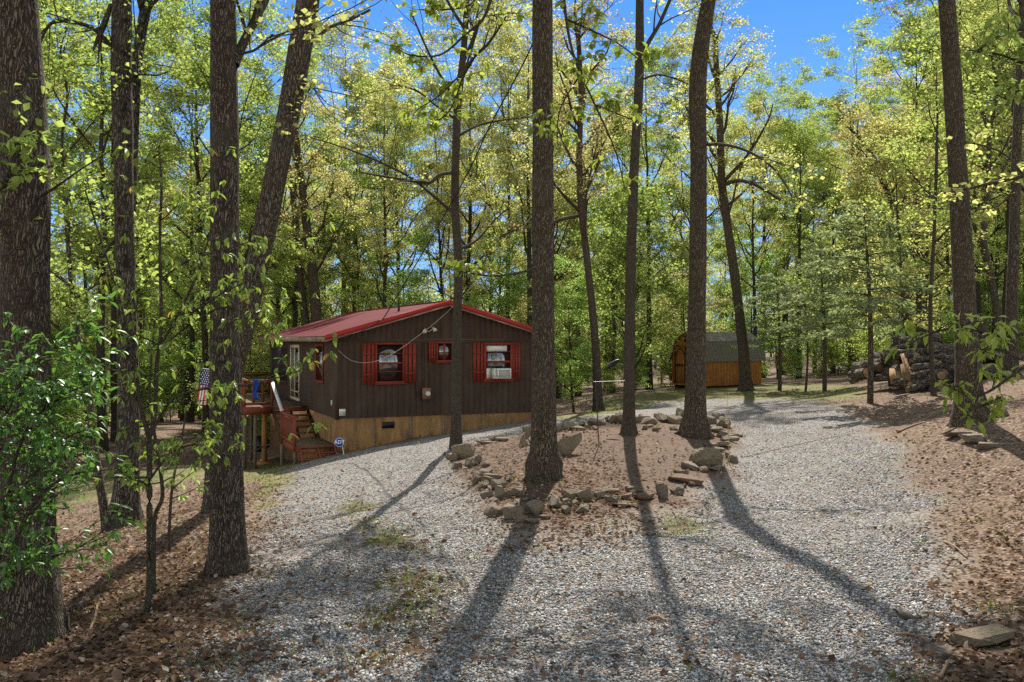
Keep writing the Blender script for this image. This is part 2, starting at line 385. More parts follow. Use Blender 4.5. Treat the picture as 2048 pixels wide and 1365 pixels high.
# region outlines, found from the photograph and turned into ground polygons
def poly_ground(pts): return [tuple(UN(*p)[:2]) for p in pts]
wx = .14 * (np.sin(GX*2.1 + GY*1.3) + np.sin(GY*3.7 - GX*1.1) + np.sin(GX*5.3 + GY*4.7)); wy = .2 * (np.sin(GX*1.7 - GY*2.1) + np.sin(GY*2.9 + GX*4.3))
HX, HY = GX + wx, GY + wy
gravel_poly = [(-2.9, -45), (-2.8, 6.0)] + poly_ground([(300,1330),(400,1215),(485,1135),(525,1050),(548,985),(565,945),(600,928),(700,907),(800,888),(900,868),(1062,842),(1115,842),(1200,829),(1300,809),(1440,795),(1560,797),(1640,805),(1690,820),(1740,850),(1800,920),(1850,1000),(1885,1100),(1890,1200),(1860,1300)]) + [(2.9, 6.0), (2.9, -45)]
island_poly = poly_ground([(893,908),(930,965),(955,1005),(985,1048),(1060,1060),(1160,1052),(1310,1018),(1400,978),(1465,948),(1480,900),(1462,850),(1430,838),(1300,842),(1170,852),(1080,877),(960,892)])
apron_poly = poly_ground([(900,915),(940,1040),(1050,1115),(1250,1085),(1400,1030),(1480,950),(1380,975),(1150,1040),(985,1040)])
lawn_polys = [poly_ground([(60,985),(250,950),(413,925),(480,940),(560,922),(600,930),(560,975),(490,965),(413,955),(250,992),(150,1012),(60,1025)]),
              poly_ground([(1100,842),(1200,800),(1300,786),(1370,776),(1560,768),(1700,772),(1740,790),(1640,806),(1560,799),(1440,797),(1300,810),(1200,830)])]
tuft_polys = [poly_ground(p) for p in ([(695,1000),(740,1000),(800,1060),(840,1100),(760,1110),(715,1050)], [(780,1130),(830,1130),(870,1250),(850,1365),(780,1365),(800,1250)], [(1300,1060),(1400,1030),(1420,1060),(1320,1090)], [(330,1345),(420,1290),(470,1310),(400,1365)], [(380,1280),(470,1240),(480,1270),(400,1300)], [(500,1000),(560,950),(580,960),(530,1060)])]
m_gr = inpoly(HX, HY, gravel_poly); m_is = inpoly(HX, HY, island_poly)
m_ap = inpoly(HX, HY, apron_poly); m_la = inpoly(HX, HY, lawn_polys[0]) | inpoly(HX, HY, lawn_polys[1])
m_tu = np.zeros(GX.shape, bool)
for p in tuft_polys: m_tu |= inpoly(HX, HY, p)
w_gr = blur((m_gr & ~m_is).astype(float), 14); w_gr = w_gr * (1 - .5 * blur(m_ap.astype(float), 8)) * (1 - .35 * blur(m_tu.astype(float), 6))
w_is = blur(m_is.astype(float), 2); w_la = blur((m_la & ~m_gr).astype(float), 4) ; w_tu = blur(m_tu.astype(float), 4)
m_sh = inpoly(HX, HY, poly_ground([(180,1420),(250,1340),(400,1200),(470,1130),(510,1050),(540,985),(600,960),(650,985),(600,1100),(520,1230),(430,1365)])); w_gr = w_gr * (1 - .2 * blur(m_sh.astype(float), 12))
w_gs = np.clip(w_la + .8 * w_tu + .22 * blur(m_sh.astype(float), 10), 0, 1)
GZ = GZ + .12 * blur(m_is.astype(float), 10)
def g2(x, y):
    """height of the ground mesh"""
    i = min(max(int(np.searchsorted(xs, x)) - 1, 0), len(xs) - 2); j = min(max(int(np.searchsorted(ys, y)) - 1, 0), len(ys) - 2)
    a = (x - xs[i]) / (xs[i+1] - xs[i]); b = (y - ys[j]) / (ys[j+1] - ys[j])
    return float((GZ[j, i]*(1-a) + GZ[j, i+1]*a)*(1-b) + (GZ[j+1, i]*(1-a) + GZ[j+1, i+1]*a)*b)
def g2v(x, y, arr=None):
    arr = GZ if arr is None else arr
    i = np.clip(np.searchsorted(xs, x) - 1, 0, len(xs) - 2); j = np.clip(np.searchsorted(ys, y) - 1, 0, len(ys) - 2)
    a = (x - xs[i]) / (xs[i+1] - xs[i]); b = (y - ys[j]) / (ys[j+1] - ys[j])
    return (arr[j, i]*(1-a) + arr[j, i+1]*a)*(1-b) + (arr[j+1, i]*(1-a) + arr[j+1, i+1]*a)*b

def mat_ground():
    k = NT('ground_surface'); c = k.coord('Object')
    at = k.n('ShaderNodeAttribute', attribute_name='region'); sep = k.n('ShaderNodeSeparateColor'); k.l(at.outputs['Color'], sep.inputs[0])
    wgr, wgs, wis = sep.outputs[0], sep.outputs[1], sep.outputs[2]
    br = k.noise(c, 2.2, 6, .7); br2 = k.noise(c, 9, 6, .75)
    brk = k.math('ADD', k.math('MULTIPLY', br, .6), k.math('MULTIPLY', br2, .4))
    def edge(w, soft=.16): return k.mapr(k.math('SUBTRACT', k.math('ADD', w, brk), 1.0), -soft, soft)
    # gravel
    v = k.vor(c, 38); v2 = k.vor(c, 55)
    sepv = k.n('ShaderNodeSeparateColor'); k.l(v.outputs['Color'], sepv.inputs[0])
    gcol = k.ramp(sepv.outputs[0], [(.0, (.05, .05, .052)), (.3, (.15, .148, .148)), (.62, (.29, .285, .28)), (.93, (.47, .46, .44)), (1, (.6, .58, .55))])
    gcol = k.mix(k.math('GREATER_THAN', sepv.outputs[1], .86), gcol, (.3, .2, .12))
    gcol = k.mix(k.mapr(v.outputs['Distance'], .35, .75, 0, .6), gcol, (.1, .09, .08))
    gcol = k.mix(k.mapr(br, .46, .68, 0, .6), gcol, (.17, .13, .095))
    # leaf litter / soil
    l1 = k.vor(c, 24); sl = k.n('ShaderNodeSeparateColor'); k.l(l1.outputs['Color'], sl.inputs[0])
    lcol = k.ramp(sl.outputs[0], [(0, (.06, .04, .028)), (.45, (.14, .092, .063)), (.8, (.26, .175, .125)), (1, (.42, .31, .23))])
    lcol = k.mix(k.mapr(l1.outputs['Distance'], .3, .7, 0, .55), lcol, (.045, .028, .018))
    lcol = k.mix(k.mapr(br, .42, .68, 0, .65), lcol, (.165, .118, .085))
    # reddish island soil
    icol = k.mix(k.mapr(br2, .35, .65), (.08, .052, .037), (.155, .105, .075)); icol = k.mix(k.mapr(sl.outputs[1], .6, 1, 0, .6), icol, lcol)
    # grass / dry lawn soil
    gn = k.noise(c, 30, 5, .8)
    scol = k.ramp(k.math('ADD', k.math('MULTIPLY', br, .65), k.math('MULTIPLY', gn, .35)), [(.35, (.25, .18, .11)), (.47, (.16, .14, .065)), (.6, (.08, .11, .028)), (.8, (.055, .09, .02))])
    col = lcol
    dirt = k.mix(k.mapr(br2, .35, .65), (.12, .09, .066), (.22, .17, .125)); dirt = k.mix(k.mapr(sl.outputs[1], .75, 1, 0, .6), dirt, lcol)
    col = k.mix(k.mapr(wgr, .08, .45), col, dirt); col = k.mix(edge(wis), col, icol); col = k.mix(edge(wgr, .25), col, gcol); col = k.mix(edge(wgs), col, scol)
    col = k.mix(k.mapr(k.noise(c, .35, 3), .4, .7, 0, .18), col, (.09, .07, .05))
    hg = k.math('SUBTRACT', 1.0, v.outputs['Distance']); hl = k.math('MULTIPLY', k.math('SUBTRACT', 1.0, l1.outputs['Distance']), .8)
    h = k.n('ShaderNodeMix', data_type='FLOAT'); k.l(edge(wgr), h.inputs[0]); k.l(hl, h.inputs[2]); k.l(hg, h.inputs[3])
    hh = k.math('ADD', h.outputs[0], k.math('MULTIPLY', br2, .6))
    return k.princ(col, .95, k.bump(hh, .85, .035), .12)
M['ground'] = mat_ground()

def ground_meshes():
    ny, nx = GX.shape
    idx = np.arange(ny * nx).reshape(ny, nx)
    q = np.stack([idx[:-1, :-1], idx[:-1, 1:], idx[1:, 1:], idx[1:, :-1]], -1).reshape(-1, 4)
    V = np.stack([GX, GY, GZ], -1).reshape(-1, 3)
    cls = np.zeros((ny, nx), int); cls[w_la > .5] = 1; cls[w_gr > .45] = 2; cls[w_is > .5] = 3
    fc = cls[:-1, :-1].reshape(-1)
    reg = np.stack([w_gr, w_gs, w_is, np.ones_like(w_gr)], -1).reshape(-1, 4)
    for k, nm in enumerate(('forest_floor', 'lawn', 'gravel_driveway', 'planting_bed')):
        f = q[fc == k]; u, inv = np.unique(f, return_inverse=True)
        mb = MB(); mb.add(V[u], quads=inv.reshape(-1, 4)); o = mb.build(nm, M['ground'], None, True)
        a = o.data.attributes.new('region', 'FLOAT_COLOR', 'POINT'); a.data.foreach_set('color', reg[u].astype(np.float32).ravel())
        o['kind'] = 'structure'
ground_meshes()

# ------------------------------------------------------------------ leaves
def rand_dirs(n):
    v = rng.normal(size=(n, 3)); return v / np.linalg.norm(v, axis=1)[:, None]
def add_leaves(mb, pos, size, flat=.45, m=0):
    """small far leaves: folded quads with scattered normals"""
    n = len(pos)
    if n == 0: return
    a = rand_dirs(n); a[:, 2] *= flat; a /= np.linalg.norm(a, axis=1)[:, None]
    b = np.cross(a, rand_dirs(n)); b[:, 2] *= .8; b /= (np.linalg.norm(b, axis=1)[:, None] + 1e-9)
    nn = np.cross(a, b)
    L = size * rng.uniform(.6, 1.35, n)[:, None]; W = L * rng.uniform(.55, .85, n)[:, None]
    v = np.stack([pos, pos + a*L*.5 + b*W*.5 + nn*L*.12, pos + a*L, pos + a*L*.5 - b*W*.5 + nn*L*.12], 1).reshape(-1, 3)
    mb.add(v, quads=np.arange(n*4).reshape(n, 4), m=m)
def add_blades(mb, pos, axis, L, W, droop=.25, m=0, lobed=False):
    """near leaves: pointed blade folded along the midrib, 8 verts each"""
    n = len(pos)
    if n == 0: return
    a = axis / (np.linalg.norm(axis, axis=1)[:, None] + 1e-9)
    s = np.cross(a, rand_dirs(n) * .55 + np.array((0, 0, 1.0))); s /= (np.linalg.norm(s, axis=1)[:, None] + 1e-9)
    u = np.cross(s, a)
    L = np.broadcast_to(np.asarray(L, float), (n,))[:, None]; W = np.broadcast_to(np.asarray(W, float), (n,))[:, None]
    def pt(t, w, h): return pos + a*L*t + s*W*w + u*L*h
    k = .06
    if lobed:
        vs = [pt(0,0,0), pt(.3,0,-.02), pt(.68,0,-.06-droop*.2), pt(1,0,-droop*.6), pt(.22,.42,k), pt(.7,.34,k-droop*.3), pt(.22,-.42,k), pt(.7,-.34,k-droop*.3), pt(.5,.62,k*.4-droop*.3), pt(.5,-.62,k*.4-droop*.3)]
        q = [(4,1,0,0)]
        tri = [(0,1,4),(0,6,1),(2,3,5),(2,7,3),(4,1,8),(6,9,1),(1,2,8),(1,9,2),(8,2,5),(9,7,2)]
        v = np.stack(vs, 1).reshape(-1, 3); base = (np.arange(n)*10)[:, None, None]
        mb.add(v, tris=(np.array(tri)[None] + base).reshape(-1, 3), m=m); return
    vs = [pt(0,0,0), pt(.36,0,-.02), pt(.72,0,-.05-droop*.35), pt(1,0,-droop), pt(.34,.46,k), pt(.7,.36,k-droop*.4), pt(.34,-.46,k), pt(.7,-.36,k-droop*.4)]
    v = np.stack(vs, 1).reshape(-1, 3); base = (np.arange(n)*8)[:, None, None]
    mb.add(v, tris=(np.array([(0,1,4),(5,2,3),(0,6,1),(2,7,3)])[None] + base).reshape(-1, 3), quads=None, m=m)
    mb.q.append(((np.array([(1,2,5,4),(6,7,2,1)])[None] + base).reshape(-1, 4) + mb.n - n*8, m))

# ------------------------------------------------------------------ tree growing
def curve(p, d, L, n, up, wob):
    """n points starting at p heading d, bending upwards"""
    pts = [np.array(p, float)]; d = np.array(d, float); d /= np.linalg.norm(d); st = L / (n - 1)
    for _ in range(n - 1):
        d = d + np.array((0, 0, up)) / n + rng.normal(0, wob, 3); d /= np.linalg.norm(d); pts.append(pts[-1] + d * st)
    return np.array(pts)
def grow_limbs(tb, lf, trunk, trad, hs, lens, elev, leaf, per, second=(4, 6), spread=.2, sides=(5, 4, 3), up=.7, leaf_from=.3, twig=1.0):
    """primary limbs from the trunk, secondaries, twigs; leaves (positions) round the twigs"""
    pos = []
    tl = np.concatenate([[0], np.cumsum(np.linalg.norm(np.diff(trunk, axis=0), axis=1))]); 
    az = rng.uniform(0, 6.28)
    for h, L in zip(hs, lens):
        s = h * tl[-1]; p = np.array([np.interp(s, tl, trunk[:, k]) for k in range(3)]); r = np.interp(s, tl, trad)
        az += 2.4 + rng.normal(0, .5); el = elev + rng.normal(0, .2)
        d = np.array((math.cos(az)*math.cos(el), math.sin(az)*math.cos(el), math.sin(el)))
        c1 = curve(p, d, L, 7, up, .16); r1 = min(r * .62, .019 * L + .02)
        tb.tube(c1, np.linspace(r1, r1 * .25, 7), sides[0])
        for _ in range(random.randint(*second)):
            t = rng.uniform(.25, 1.0); k = t * 6; i = min(int(k), 5); p2 = c1[i] + (c1[i+1] - c1[i]) * (k - i)
            dd = (c1[i+1] - c1[i]); dd = dd / np.linalg.norm(dd) + rng.normal(0, .65, 3); dd[2] += .05
            L2 = L * rng.uniform(.25, .5) * (1.15 - .5 * t)
            c2 = curve(p2, dd, L2, 5, .25, .2); r2 = r1 * .42 * (1.1 - .6*t)
            tb.tube(c2, np.linspace(r2, r2 * .35, 5), sides[1])
            for _ in range(3):
                t3 = rng.uniform(leaf_from, 1.0); k = t3 * 4; i = min(int(k), 3); p3 = c2[i] + (c2[i+1] - c2[i]) * (k - i)
                d3 = (c2[i+1] - c2[i]); d3 = d3 / np.linalg.norm(d3) + rng.normal(0, .7, 3); d3[2] *= .6
                L3 = twig * rng.uniform(.5, 1.1); c3 = curve(p3, d3, L3, 4, .1, .18)
                tb.tube(c3, np.linspace(max(r2 * .5, .009), .005, 4), sides[2])
                nc = random.randint(2, 4); m = rng.poisson(per / nc, nc)
                for j in range(nc):
                    tt = rng.uniform(.25, 1.0) * 3; ii = min(int(tt), 2); ctr = c3[ii] + (c3[ii+1] - c3[ii]) * (tt - ii)
                    pos.append(ctr + rng.normal(0, 1, (m[j], 3)) * np.array((spread, spread, spread * .38)))
    pos = np.concatenate(pos) if pos else np.zeros((0, 3))
    add_leaves(lf, pos, leaf)

def tree_proto(name, H, r, crown0, nl, Lmax, elev, leaf, per, bark, leafm, lean=.02, wob=.03, spread=.24, second=(4, 6), up=.7, twig=1.0):
    root = bpy.data.objects.new(name, None); COL.objects.link(root); root.empty_display_size = .2
    tb, lf = MB(), MB()
    n = 14; z = np.linspace(-.3, H, n); a = rng.uniform(0, 6.28)
    tr = np.stack([np.cumsum(rng.normal(0, wob, n)) * H / n + z*lean*math.cos(a), np.cumsum(rng.normal(0, wob, n)) * H / n + z*lean*math.sin(a), z], 1); tr[:, :2] -= tr[0, :2]
    rad = r * (1 - .93 * (np.clip(z, 0, H) / H) ** .9); rad[0] *= 1.35; rad[1] *= 1.05
    tb.tube(tr, rad, 8, rough=.05)
    hs = np.linspace(crown0, .98, nl) + rng.normal(0, .012, nl)
    k = (np.clip(hs, 0, 1) - crown0) / (1 - crown0); lens = Lmax * (1 - .5 * k ** 2) * rng.uniform(.55, 1.15, nl)
    grow_limbs(tb, lf, tr, rad, np.clip(hs, 0, .99), lens, elev, leaf, per, second, spread, up=up, twig=twig)
    tb.build('trunk', bark, root, True); lf.build('crown', leafm, root)
    root['height'] = H
    return root

# ------------------------------------------------------------------ the cabin
A0 = (-5.506, 28.0); E1 = np.array((.9133, .4073)); E2 = np.array((-.4073, .9133)); HROT = math.atan2(.4073, .9133)
HW, HL = 7.32, 12.9
def S(px):
    u = (px - 1024) / F; return (A0[0] - A0[1] * u) / (.4073 * u - .9133)
def Zf(px, py): s = S(px); return CZ + (682.5 - py) / F * (28 + .4073 * s)
ZS = .168                                             # bottom edge of the siding
def roof_z(x): return 3.91 - .286 * abs(x - HW / 2)
cabin = empty('cabin', (A0[0], A0[1], 0), 'dark brown wooden cabin with red metal roof and red shutters before the woods', 'cabin', rz=HROT)

def siding(mb, L, zb, zt, place, pitch=.203, gw=.012, gd=.009):
    x = [0.0]; dd = [0.0]; k = pitch
    while k < L - .02:
        x += [k - gw/2, k - gw/2 + .002, k + gw/2 - .002, k + gw/2]; dd += [0, gd, gd, 0]; k += pitch
    x.append(L); dd.append(0)
    n = len(x); v = [place(a, b, zb) for a, b in zip(x, dd)] + [place(a, b, zt(a)) for a, b in zip(x, dd)]
    mb.add(v, quads=[(i, i+1, n+i+1, n+i) for i in range(n-1)])
w = MB()
siding(w, HW/2, ZS, lambda a: roof_z(a) - .07, lambda a, b, z: (a, b, z))
siding(w, HW/2, ZS, lambda a: roof_z(a + HW/2) - .07, lambda a, b, z: (a + HW/2, b, z))
w.build('front_wall', M['siding'], cabin)
w = MB(); siding(w, HL, ZS, lambda a: roof_z(0) - .07, lambda a, b, z: (b, HL - a, z)); w.build('side_wall', M['siding'], cabin)
w = MB(); siding(w, HL, ZS, lambda a: roof_z(0) - .07, lambda a, b, z: (HW - b, a, z)); w.build('side_wall', M['siding'], cabin)
w = MB(); siding(w, HW/2, ZS, lambda a: roof_z(HW - a) - .07, lambda a, b, z: (HW - a, HL - b, z)); siding(w, HW/2, ZS, lambda a: roof_z(HW/2 - a) - .07, lambda a, b, z: (HW/2 - a, HL - b, z)); w.build('rear_wall', M['siding'], cabin)
# skirting boards of plywood down to the ground
w = MB()
w.box((.012, .014, -1.9), (HW - .012, .04, ZS - .004)); w.box((.014, .04, -2.2), (.04, HL - .04, ZS - .004)); w.box((HW - .04, .04, -1.6), (HW - .014, HL - .04, ZS - .004)); w.box((.04, HL - .04, -2.2), (HW - .04, HL - .014, ZS - .004))
sk = w.build('skirting', M['plywood'], cabin)
w = MB(); 
for x in (1.22, 2.44, S(887), 5.1): w = MB(); w.box((x - .03, -.002, -1.7), (x + .03, .013, ZS - .01)); w.build('skirting_batten', M['post_grey'], sk)
w = MB(); x0, x1 = S(764), S(789); z0, z1 = Zf(776, 857), Zf(776, 844); w.box((x0, 0, z0), (x1, .012, z1)); v = w.build('crawl_vent', M['black'], sk)
w = MB()
w.box((-.02, -.022, ZS - .03), (.085, -.002, 2.62)); w.box((-.02, -.002, ZS - .03), (-.002, .085, 2.62)); w.build('corner_board', M['trim_brown'], cabin); w = MB(); w.box((HW - .085, -.022, ZS - .03), (HW + .02, -.002, 2.62))
w.build('corner_board', M['trim_brown'], cabin)
w = MB(); w.box((.09, -.024, 2.60), (HW - .09, -.002, 2.665)); w.box((.09, -.012, 2.56), (HW - .09, -.002, 2.597)); w.build('frieze_board', M['trim_brown'], cabin)
# roof: ribbed metal sheets
w = MB(); y = -.3; prof = []
while y < HL + .3:
    prof += [(y, 0), (y + .19, 0), (y + .205, .022), (y + .225, .022)]; y += .24
prof.append((HL + .3, 0)); n = len(prof)
for sgn, xe in ((-1, -.39), (1, HW + .12)):
    xr = HW / 2; ze = roof_z(xe); v = []
    for f in (0, .5, 1):
        xx = xe + (xr - xe) * f; v += [(xx, a, ze + (3.91 - ze) * f + b) for a, b in prof]
    q = []
    for r_ in range(2):
        for i in range(n - 1):
            k = (r_*n + i, r_*n + i + 1, (r_+1)*n + i + 1, (r_+1)*n + i); q.append(k if sgn > 0 else k[::-1])
    w.add(v, quads=q)
roof = w.build('roof', M['roof'], cabin)
w = MB(); w.bar((HW/2 - .09, -.3, 3.905), (HW/2 - .09, HL + .3, 3.905), .2, .03); w.bar((HW/2 + .09, -.3, 3.905), (HW/2 + .09, HL + .3, 3.905), .2, .03); w.build('ridge_cap', M['roof'], roof)
def rake(mb, y0, y1, zt, zb, m=0):
    for xa, xb in ((-.4, HW/2), (HW/2, HW + .12)):
        v = [(xa, y0, roof_z(xa) + zb), (xb, y0, roof_z(xb) + zb), (xb, y0, roof_z(xb) + zt), (xa, y0, roof_z(xa) + zt)]; v += [(a, y1, c) for a, b, c in v]
        mb.add(v, [(0,1,2,3),(7,6,5,4),(0,4,5,1),(1,5,6,2),(2,6,7,3),(3,7,4,0)], m=m)
w = MB(); rake(w, -.33, -.302, .035, -.13); w.build('rake_fascia', M['fascia_red'], roof)
w = MB(); rake(w, -.322, -.29, -.132, -.175); w.build('rake_board', M['weather_board'], roof)
w = MB(); rake(w, -.288, HL + .29, -.03, -.075); w.build('soffit', M['trim_brown'], roof)
w = MB(); w.box((-.43, -.29, roof_z(-.39) - .17), (-.395, HL + .3, roof_z(-.39) - .02)); w.box((HW + .125, -.29, roof_z(-.12) - .17), (HW + .155, HL + .3, roof_z(-.12) - .02)); w.build('eave_board', M['weather_board'], roof)
w = MB(); w.tube([(2.55, 1.7, 3.5), (2.55, 1.7, 3.98)], .04, 8, cap=True); w.build('vent_pipe', M['black'], roof)

def shutter(x0, x1, z0, z1, parent):
    w = MB(); n = 3; bw = (x1 - x0) / (n + .75)
    for i in range(n):
        a = x0 + i * (x1 - x0 - bw) / (n - 1); w.box((a, -.035, z0), (a + bw, -.012, z1))
    for f in (.24, .74): z = z0 + (z1 - z0) * f; w.box((x0 + .01, -.05, z - .022), (x1 - .01, -.037, z + .022))
    return w.build('shutter', M['red_paint'], parent)
def window(x0, x1, z0, z1, tw, bars, vbar=None, parent=cabin):
    w = MB(); d0, d1 = -.06, .0
    w.box((x0, d0, z1 - tw), (x1, d1, z1)); w.box((x0, d0, z0), (x1, d1, z0 + tw)); w.box((x0, d0 + .003, z0 + tw), (x0 + tw, d1, z1 - tw)); w.box((x1 - tw, d0 + .003, z0 + tw), (x1, d1, z1 - tw))
    f = w.build('window', M['red_paint'], parent)
    w = MB(); w.box((x0 - .02, -.085, z0 - .035), (x1 + .02, -.003, z0 - .002)); w.build('sill', M['red_paint'], f)
    w = MB(); w.box((x0 + tw, -.022, z0 + tw), (x1 - tw, -.012, z1 - tw)); w.build('pane', M['glass'], f)
    w = MB()
    for b in bars:
        z = z0 + tw + (z1 - z0 - 2*tw) * b[0]; w.box((x0 + tw, -.045, z - b[1]), (x1 - tw, -.024, z + b[1]))
    if vbar is not None: w.box((vbar - .03, -.048, z0 + tw), (vbar + .03, -.026, z1 - tw))
    w.build('muntin', M['red_paint'], f)
    return f
zA, zB = Zf(778, 767), Zf(778, 686)
window(S(750), S(808), zA, zB, .06, [(.27, .012), (.5, .03), (.76, .012)])
shutter(S(725.5), S(749), zA - .03, zB - .01, cabin); shutter(S(808.5), S(831.5), zA + .0, zB - .01, cabin)
zC, zD = Zf(890, 724), Zf(890, 684)
window(S(872), S(906), zC, zD, .055, [], S(888)); shutter(S(857), S(871), zC, zD, cabin); shutter(S(907), S(920), zC, zD, cabin)
zE, zF_ = Zf(992, 761.5), Zf(992, 686)
rw = window(S(967.5), S(1024), zE, zF_, .075, [(.5, .035), (.8, .012)])
shutter(S(946), S(966.5), zE - .03, zF_, cabin); shutter(S(1024.5), S(1040), zE, zF_, cabin)
w = MB(); w.box((S(970.5), -.03, Zf(992, 703)), (S(1013), -.024, Zf(992, 692))); w.build('blind', M['white_paint'], rw)
# window air conditioner, meter, lights and boxes
ac = empty('air_conditioner', tuple(cabin.location), 'white window air conditioner set in the right-hand red framed window', 'air conditioner', rz=HROT)
x0, x1, z0, z1 = S(981), S(1014), Zf(992, 757), Zf(992, 737)
w = MB(); w.box((x0, -.36, z0), (x1, -.05, z1)); w.build('casing', M['white_paint'], ac)
w = MB(); gx0 = x0 + .16; w.box((gx0, -.368, z0 + .04), (x1 - .05, -.361, z1 - .04)); g_ = w.build('grille', M['grey_metal'], ac)
w = MB(); 
for i in range(7): z = z0 + .06 + i * (z1 - z0 - .12) / 6; w.box((gx0 + .02, -.374, z - .008), (x1 - .07, -.369, z + .008))
w.build('louvre', M['beige_plastic'], g_)
w = MB()
for i in range(6): z = z0 + .06 + i * .045; w.box((x0 + .03, -.366, z), (x0 + .1, -.361, z + .02))
w.build('side_slots', M['black'], ac)
w = MB(); w.box((S(970.5), -.048, z0), (x0 - .004, -.03, z1)); w.build('side_panel', M['white_paint'], ac)

em = empty('electric_meter', tuple(cabin.location), 'brown electric meter box with round dial and conduit on the cabin wall', 'electric meter', rz=HROT)
x0, x1, z0, z1 = S(843.5), S(860), Zf(852, 799), Zf(852, 776)
w = MB(); w.box((x0, -.1, z0), (x1, -.001, z1)); w.build('meter_box', M['box_brown'], em)
w = MB(); xc, zc = (x0 + x1)/2 + .03, (z0 + z1)/2; w.tube([(xc, -.1, zc), (xc, -.16, zc), (xc, -.18, zc)], [.085, .08, .05], 14, cap=True); w.build('dial', M['beige_plastic'], em, True)
w = MB(); w.tube([(xc - .05, -.05, z1), (xc - .05, -.05, 2.56)], .035, 8); w.build('conduit', M['trim_brown'], em)
w = MB(); w.tube([(x0, -.04, z0 + .06), (x0 - .1, -.04, z0 + .07), (x0 - .17, -.04, z0 + .2), (x0 - .2, -.04, z0 + .62)], .022, 6); w.build('pipe', M['rust'], em)
fl = empty('flood_light', tuple(cabin.location), 'twin pale flood light under the cabin gable above the small window', 'flood light', rz=HROT)
xc, zc = S(857), Zf(857, 664); w = MB(); w.tube([(xc, -.001, zc), (xc, -.04, zc)], .06, 10, cap=True); w.build('base', M['trim_brown'], fl)
for px, py in ((847, 662), (866, 659)):
    x, z = S(px), Zf(px, py); w = MB(); w.tube([(x + (xc - x)*.25, -.06, z + .06), (x, -.12, z), (x - (xc - x)*.15, -.17, z - .05)], [.03, .055, .075], 10, cap=True); w.bar((xc, -.03, zc), (x, -.08, z + .03), .02, .02); w.build('lamp', M['beige_plastic'], fl, True)
tb_ = empty('utility_box', tuple(cabin.location), 'small pale grey utility box on the cabin wall by the front corner', 'utility box', rz=HROT)
x0, x1, z0, z1 = S(678), S(689.5), Zf(684, 832), Zf(684, 819)
w = MB(); w.box((x0, -.07, z0), (x1, -.001, z1)); w.build('box', M['beige_plastic'], tb_); w = MB(); w.box((x0 - .01, -.082, (z0+z1)/2), (x1 + .01, -.072, z1 + .012)); w.build('cover', M['white_paint'], tb_)
# side wall: window and doors (side faces -x, local y runs back)
def side_frame(name, mat, y0, y1, z0, z1, tw, pane=M['glass'], bars=(), mullion=None):
    w = MB(); w.box((-.05, y0, z1 - tw), (0, y1, z1)); w.box((-.05, y0, z0), (0, y1, z0 + tw)); w.box((-.047, y0, z0 + tw), (0, y0 + tw, z1 - tw)); w.box((-.047, y1 - tw, z0 + tw), (0, y1, z1 - tw))
    for b in bars: z = z0 + (z1 - z0)*b; w.box((-.04, y0 + tw, z - .02), (0, y1 - tw, z + .02))
    if mullion: w.box((-.045, mullion - .05, z0 + tw), (0, mullion + .05, z1 - tw))
    f = w.build(name, mat, cabin); w = MB(); w.box((-.02, y0 + tw, z0 + tw), (-.01, y1 - tw, z1 - tw)); w.build('pane', pane, f); return f
side_frame('window', M['red_paint'], 1.75, 2.95, 1.2, 2.5, .07, bars=(.5,))
side_frame('door', M['cream_paint'], 5.9, 7.7, .34, 2.46, .11, bars=(.16,), mullion=6.8)
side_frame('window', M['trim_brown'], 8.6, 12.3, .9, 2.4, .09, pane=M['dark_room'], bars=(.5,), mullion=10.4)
w = MB(); w.box((-.03, .0, -.2), (-.021, .0, -.1)) if False else w.box((-.05, .45, .55), (-.002, .52, .72)); w.build('doorbell_box', M['beige_plastic'], cabin)

# ------------------------------------------------------------------ deck with stairs
deck = empty('deck', (A0[0], A0[1], 0), 'raised red wooden deck with stairs and railings along the cabin side', 'deck', rz=HROT)
ZD, ZL = .30, -.65; DX = -2.25
w = MB(); y = 4.4
while y < 12.6: w.box((DX, y, ZD - .035), (-.06, y + .135, ZD)); y += .14
w.build('deck_floor', M['deck_board'], deck)
w = MB(); w.box((DX, 4.36, ZD - .26), (-1.25, 4.395, ZD - .002)); w.box((-1.25, 4.365, ZD - .2), (-.07, 4.392, ZD - .04)); w.box((DX - .035, 4.36, ZD - .26), (DX - .003, 12.6, ZD - .002)); w.build('rim_joist', M['deck_red'], deck)
def grd(x, y): p = np.array(A0) + E1*x + E2*y; return g2(p[0], p[1])
for x, y, mt, r_ in ((DX + .07, 4.47, 'post_grey', .055), (DX + .42, 4.47, 'post_grey', .05), (DX + .1, 8.4, 'post_grey', .055), (DX + .1, 12.3, 'post_grey', .055), (-1.1, 7.2, 'post_orange', .09), (-.9, 12.2, 'post_grey', .055), (-1.26, 2.36, 'post_grey', .05), (-1.26, .06, 'post_grey', .04)):
    top = ZD - .04 if y > 3 else ZL - .05
    w = MB(); w.box((x - r_, y - r_, grd(x, y) - .2), (x + r_, y + r_, top)); p = w.build('post', M[mt], deck)
    if mt == 'post_orange':
        w = MB(); w.box((x - .3, y - .2, grd(x, y) - .1), (x + .3, y + .2, grd(x, y) + .09)); w.build('footing', M['post_orange'], p)
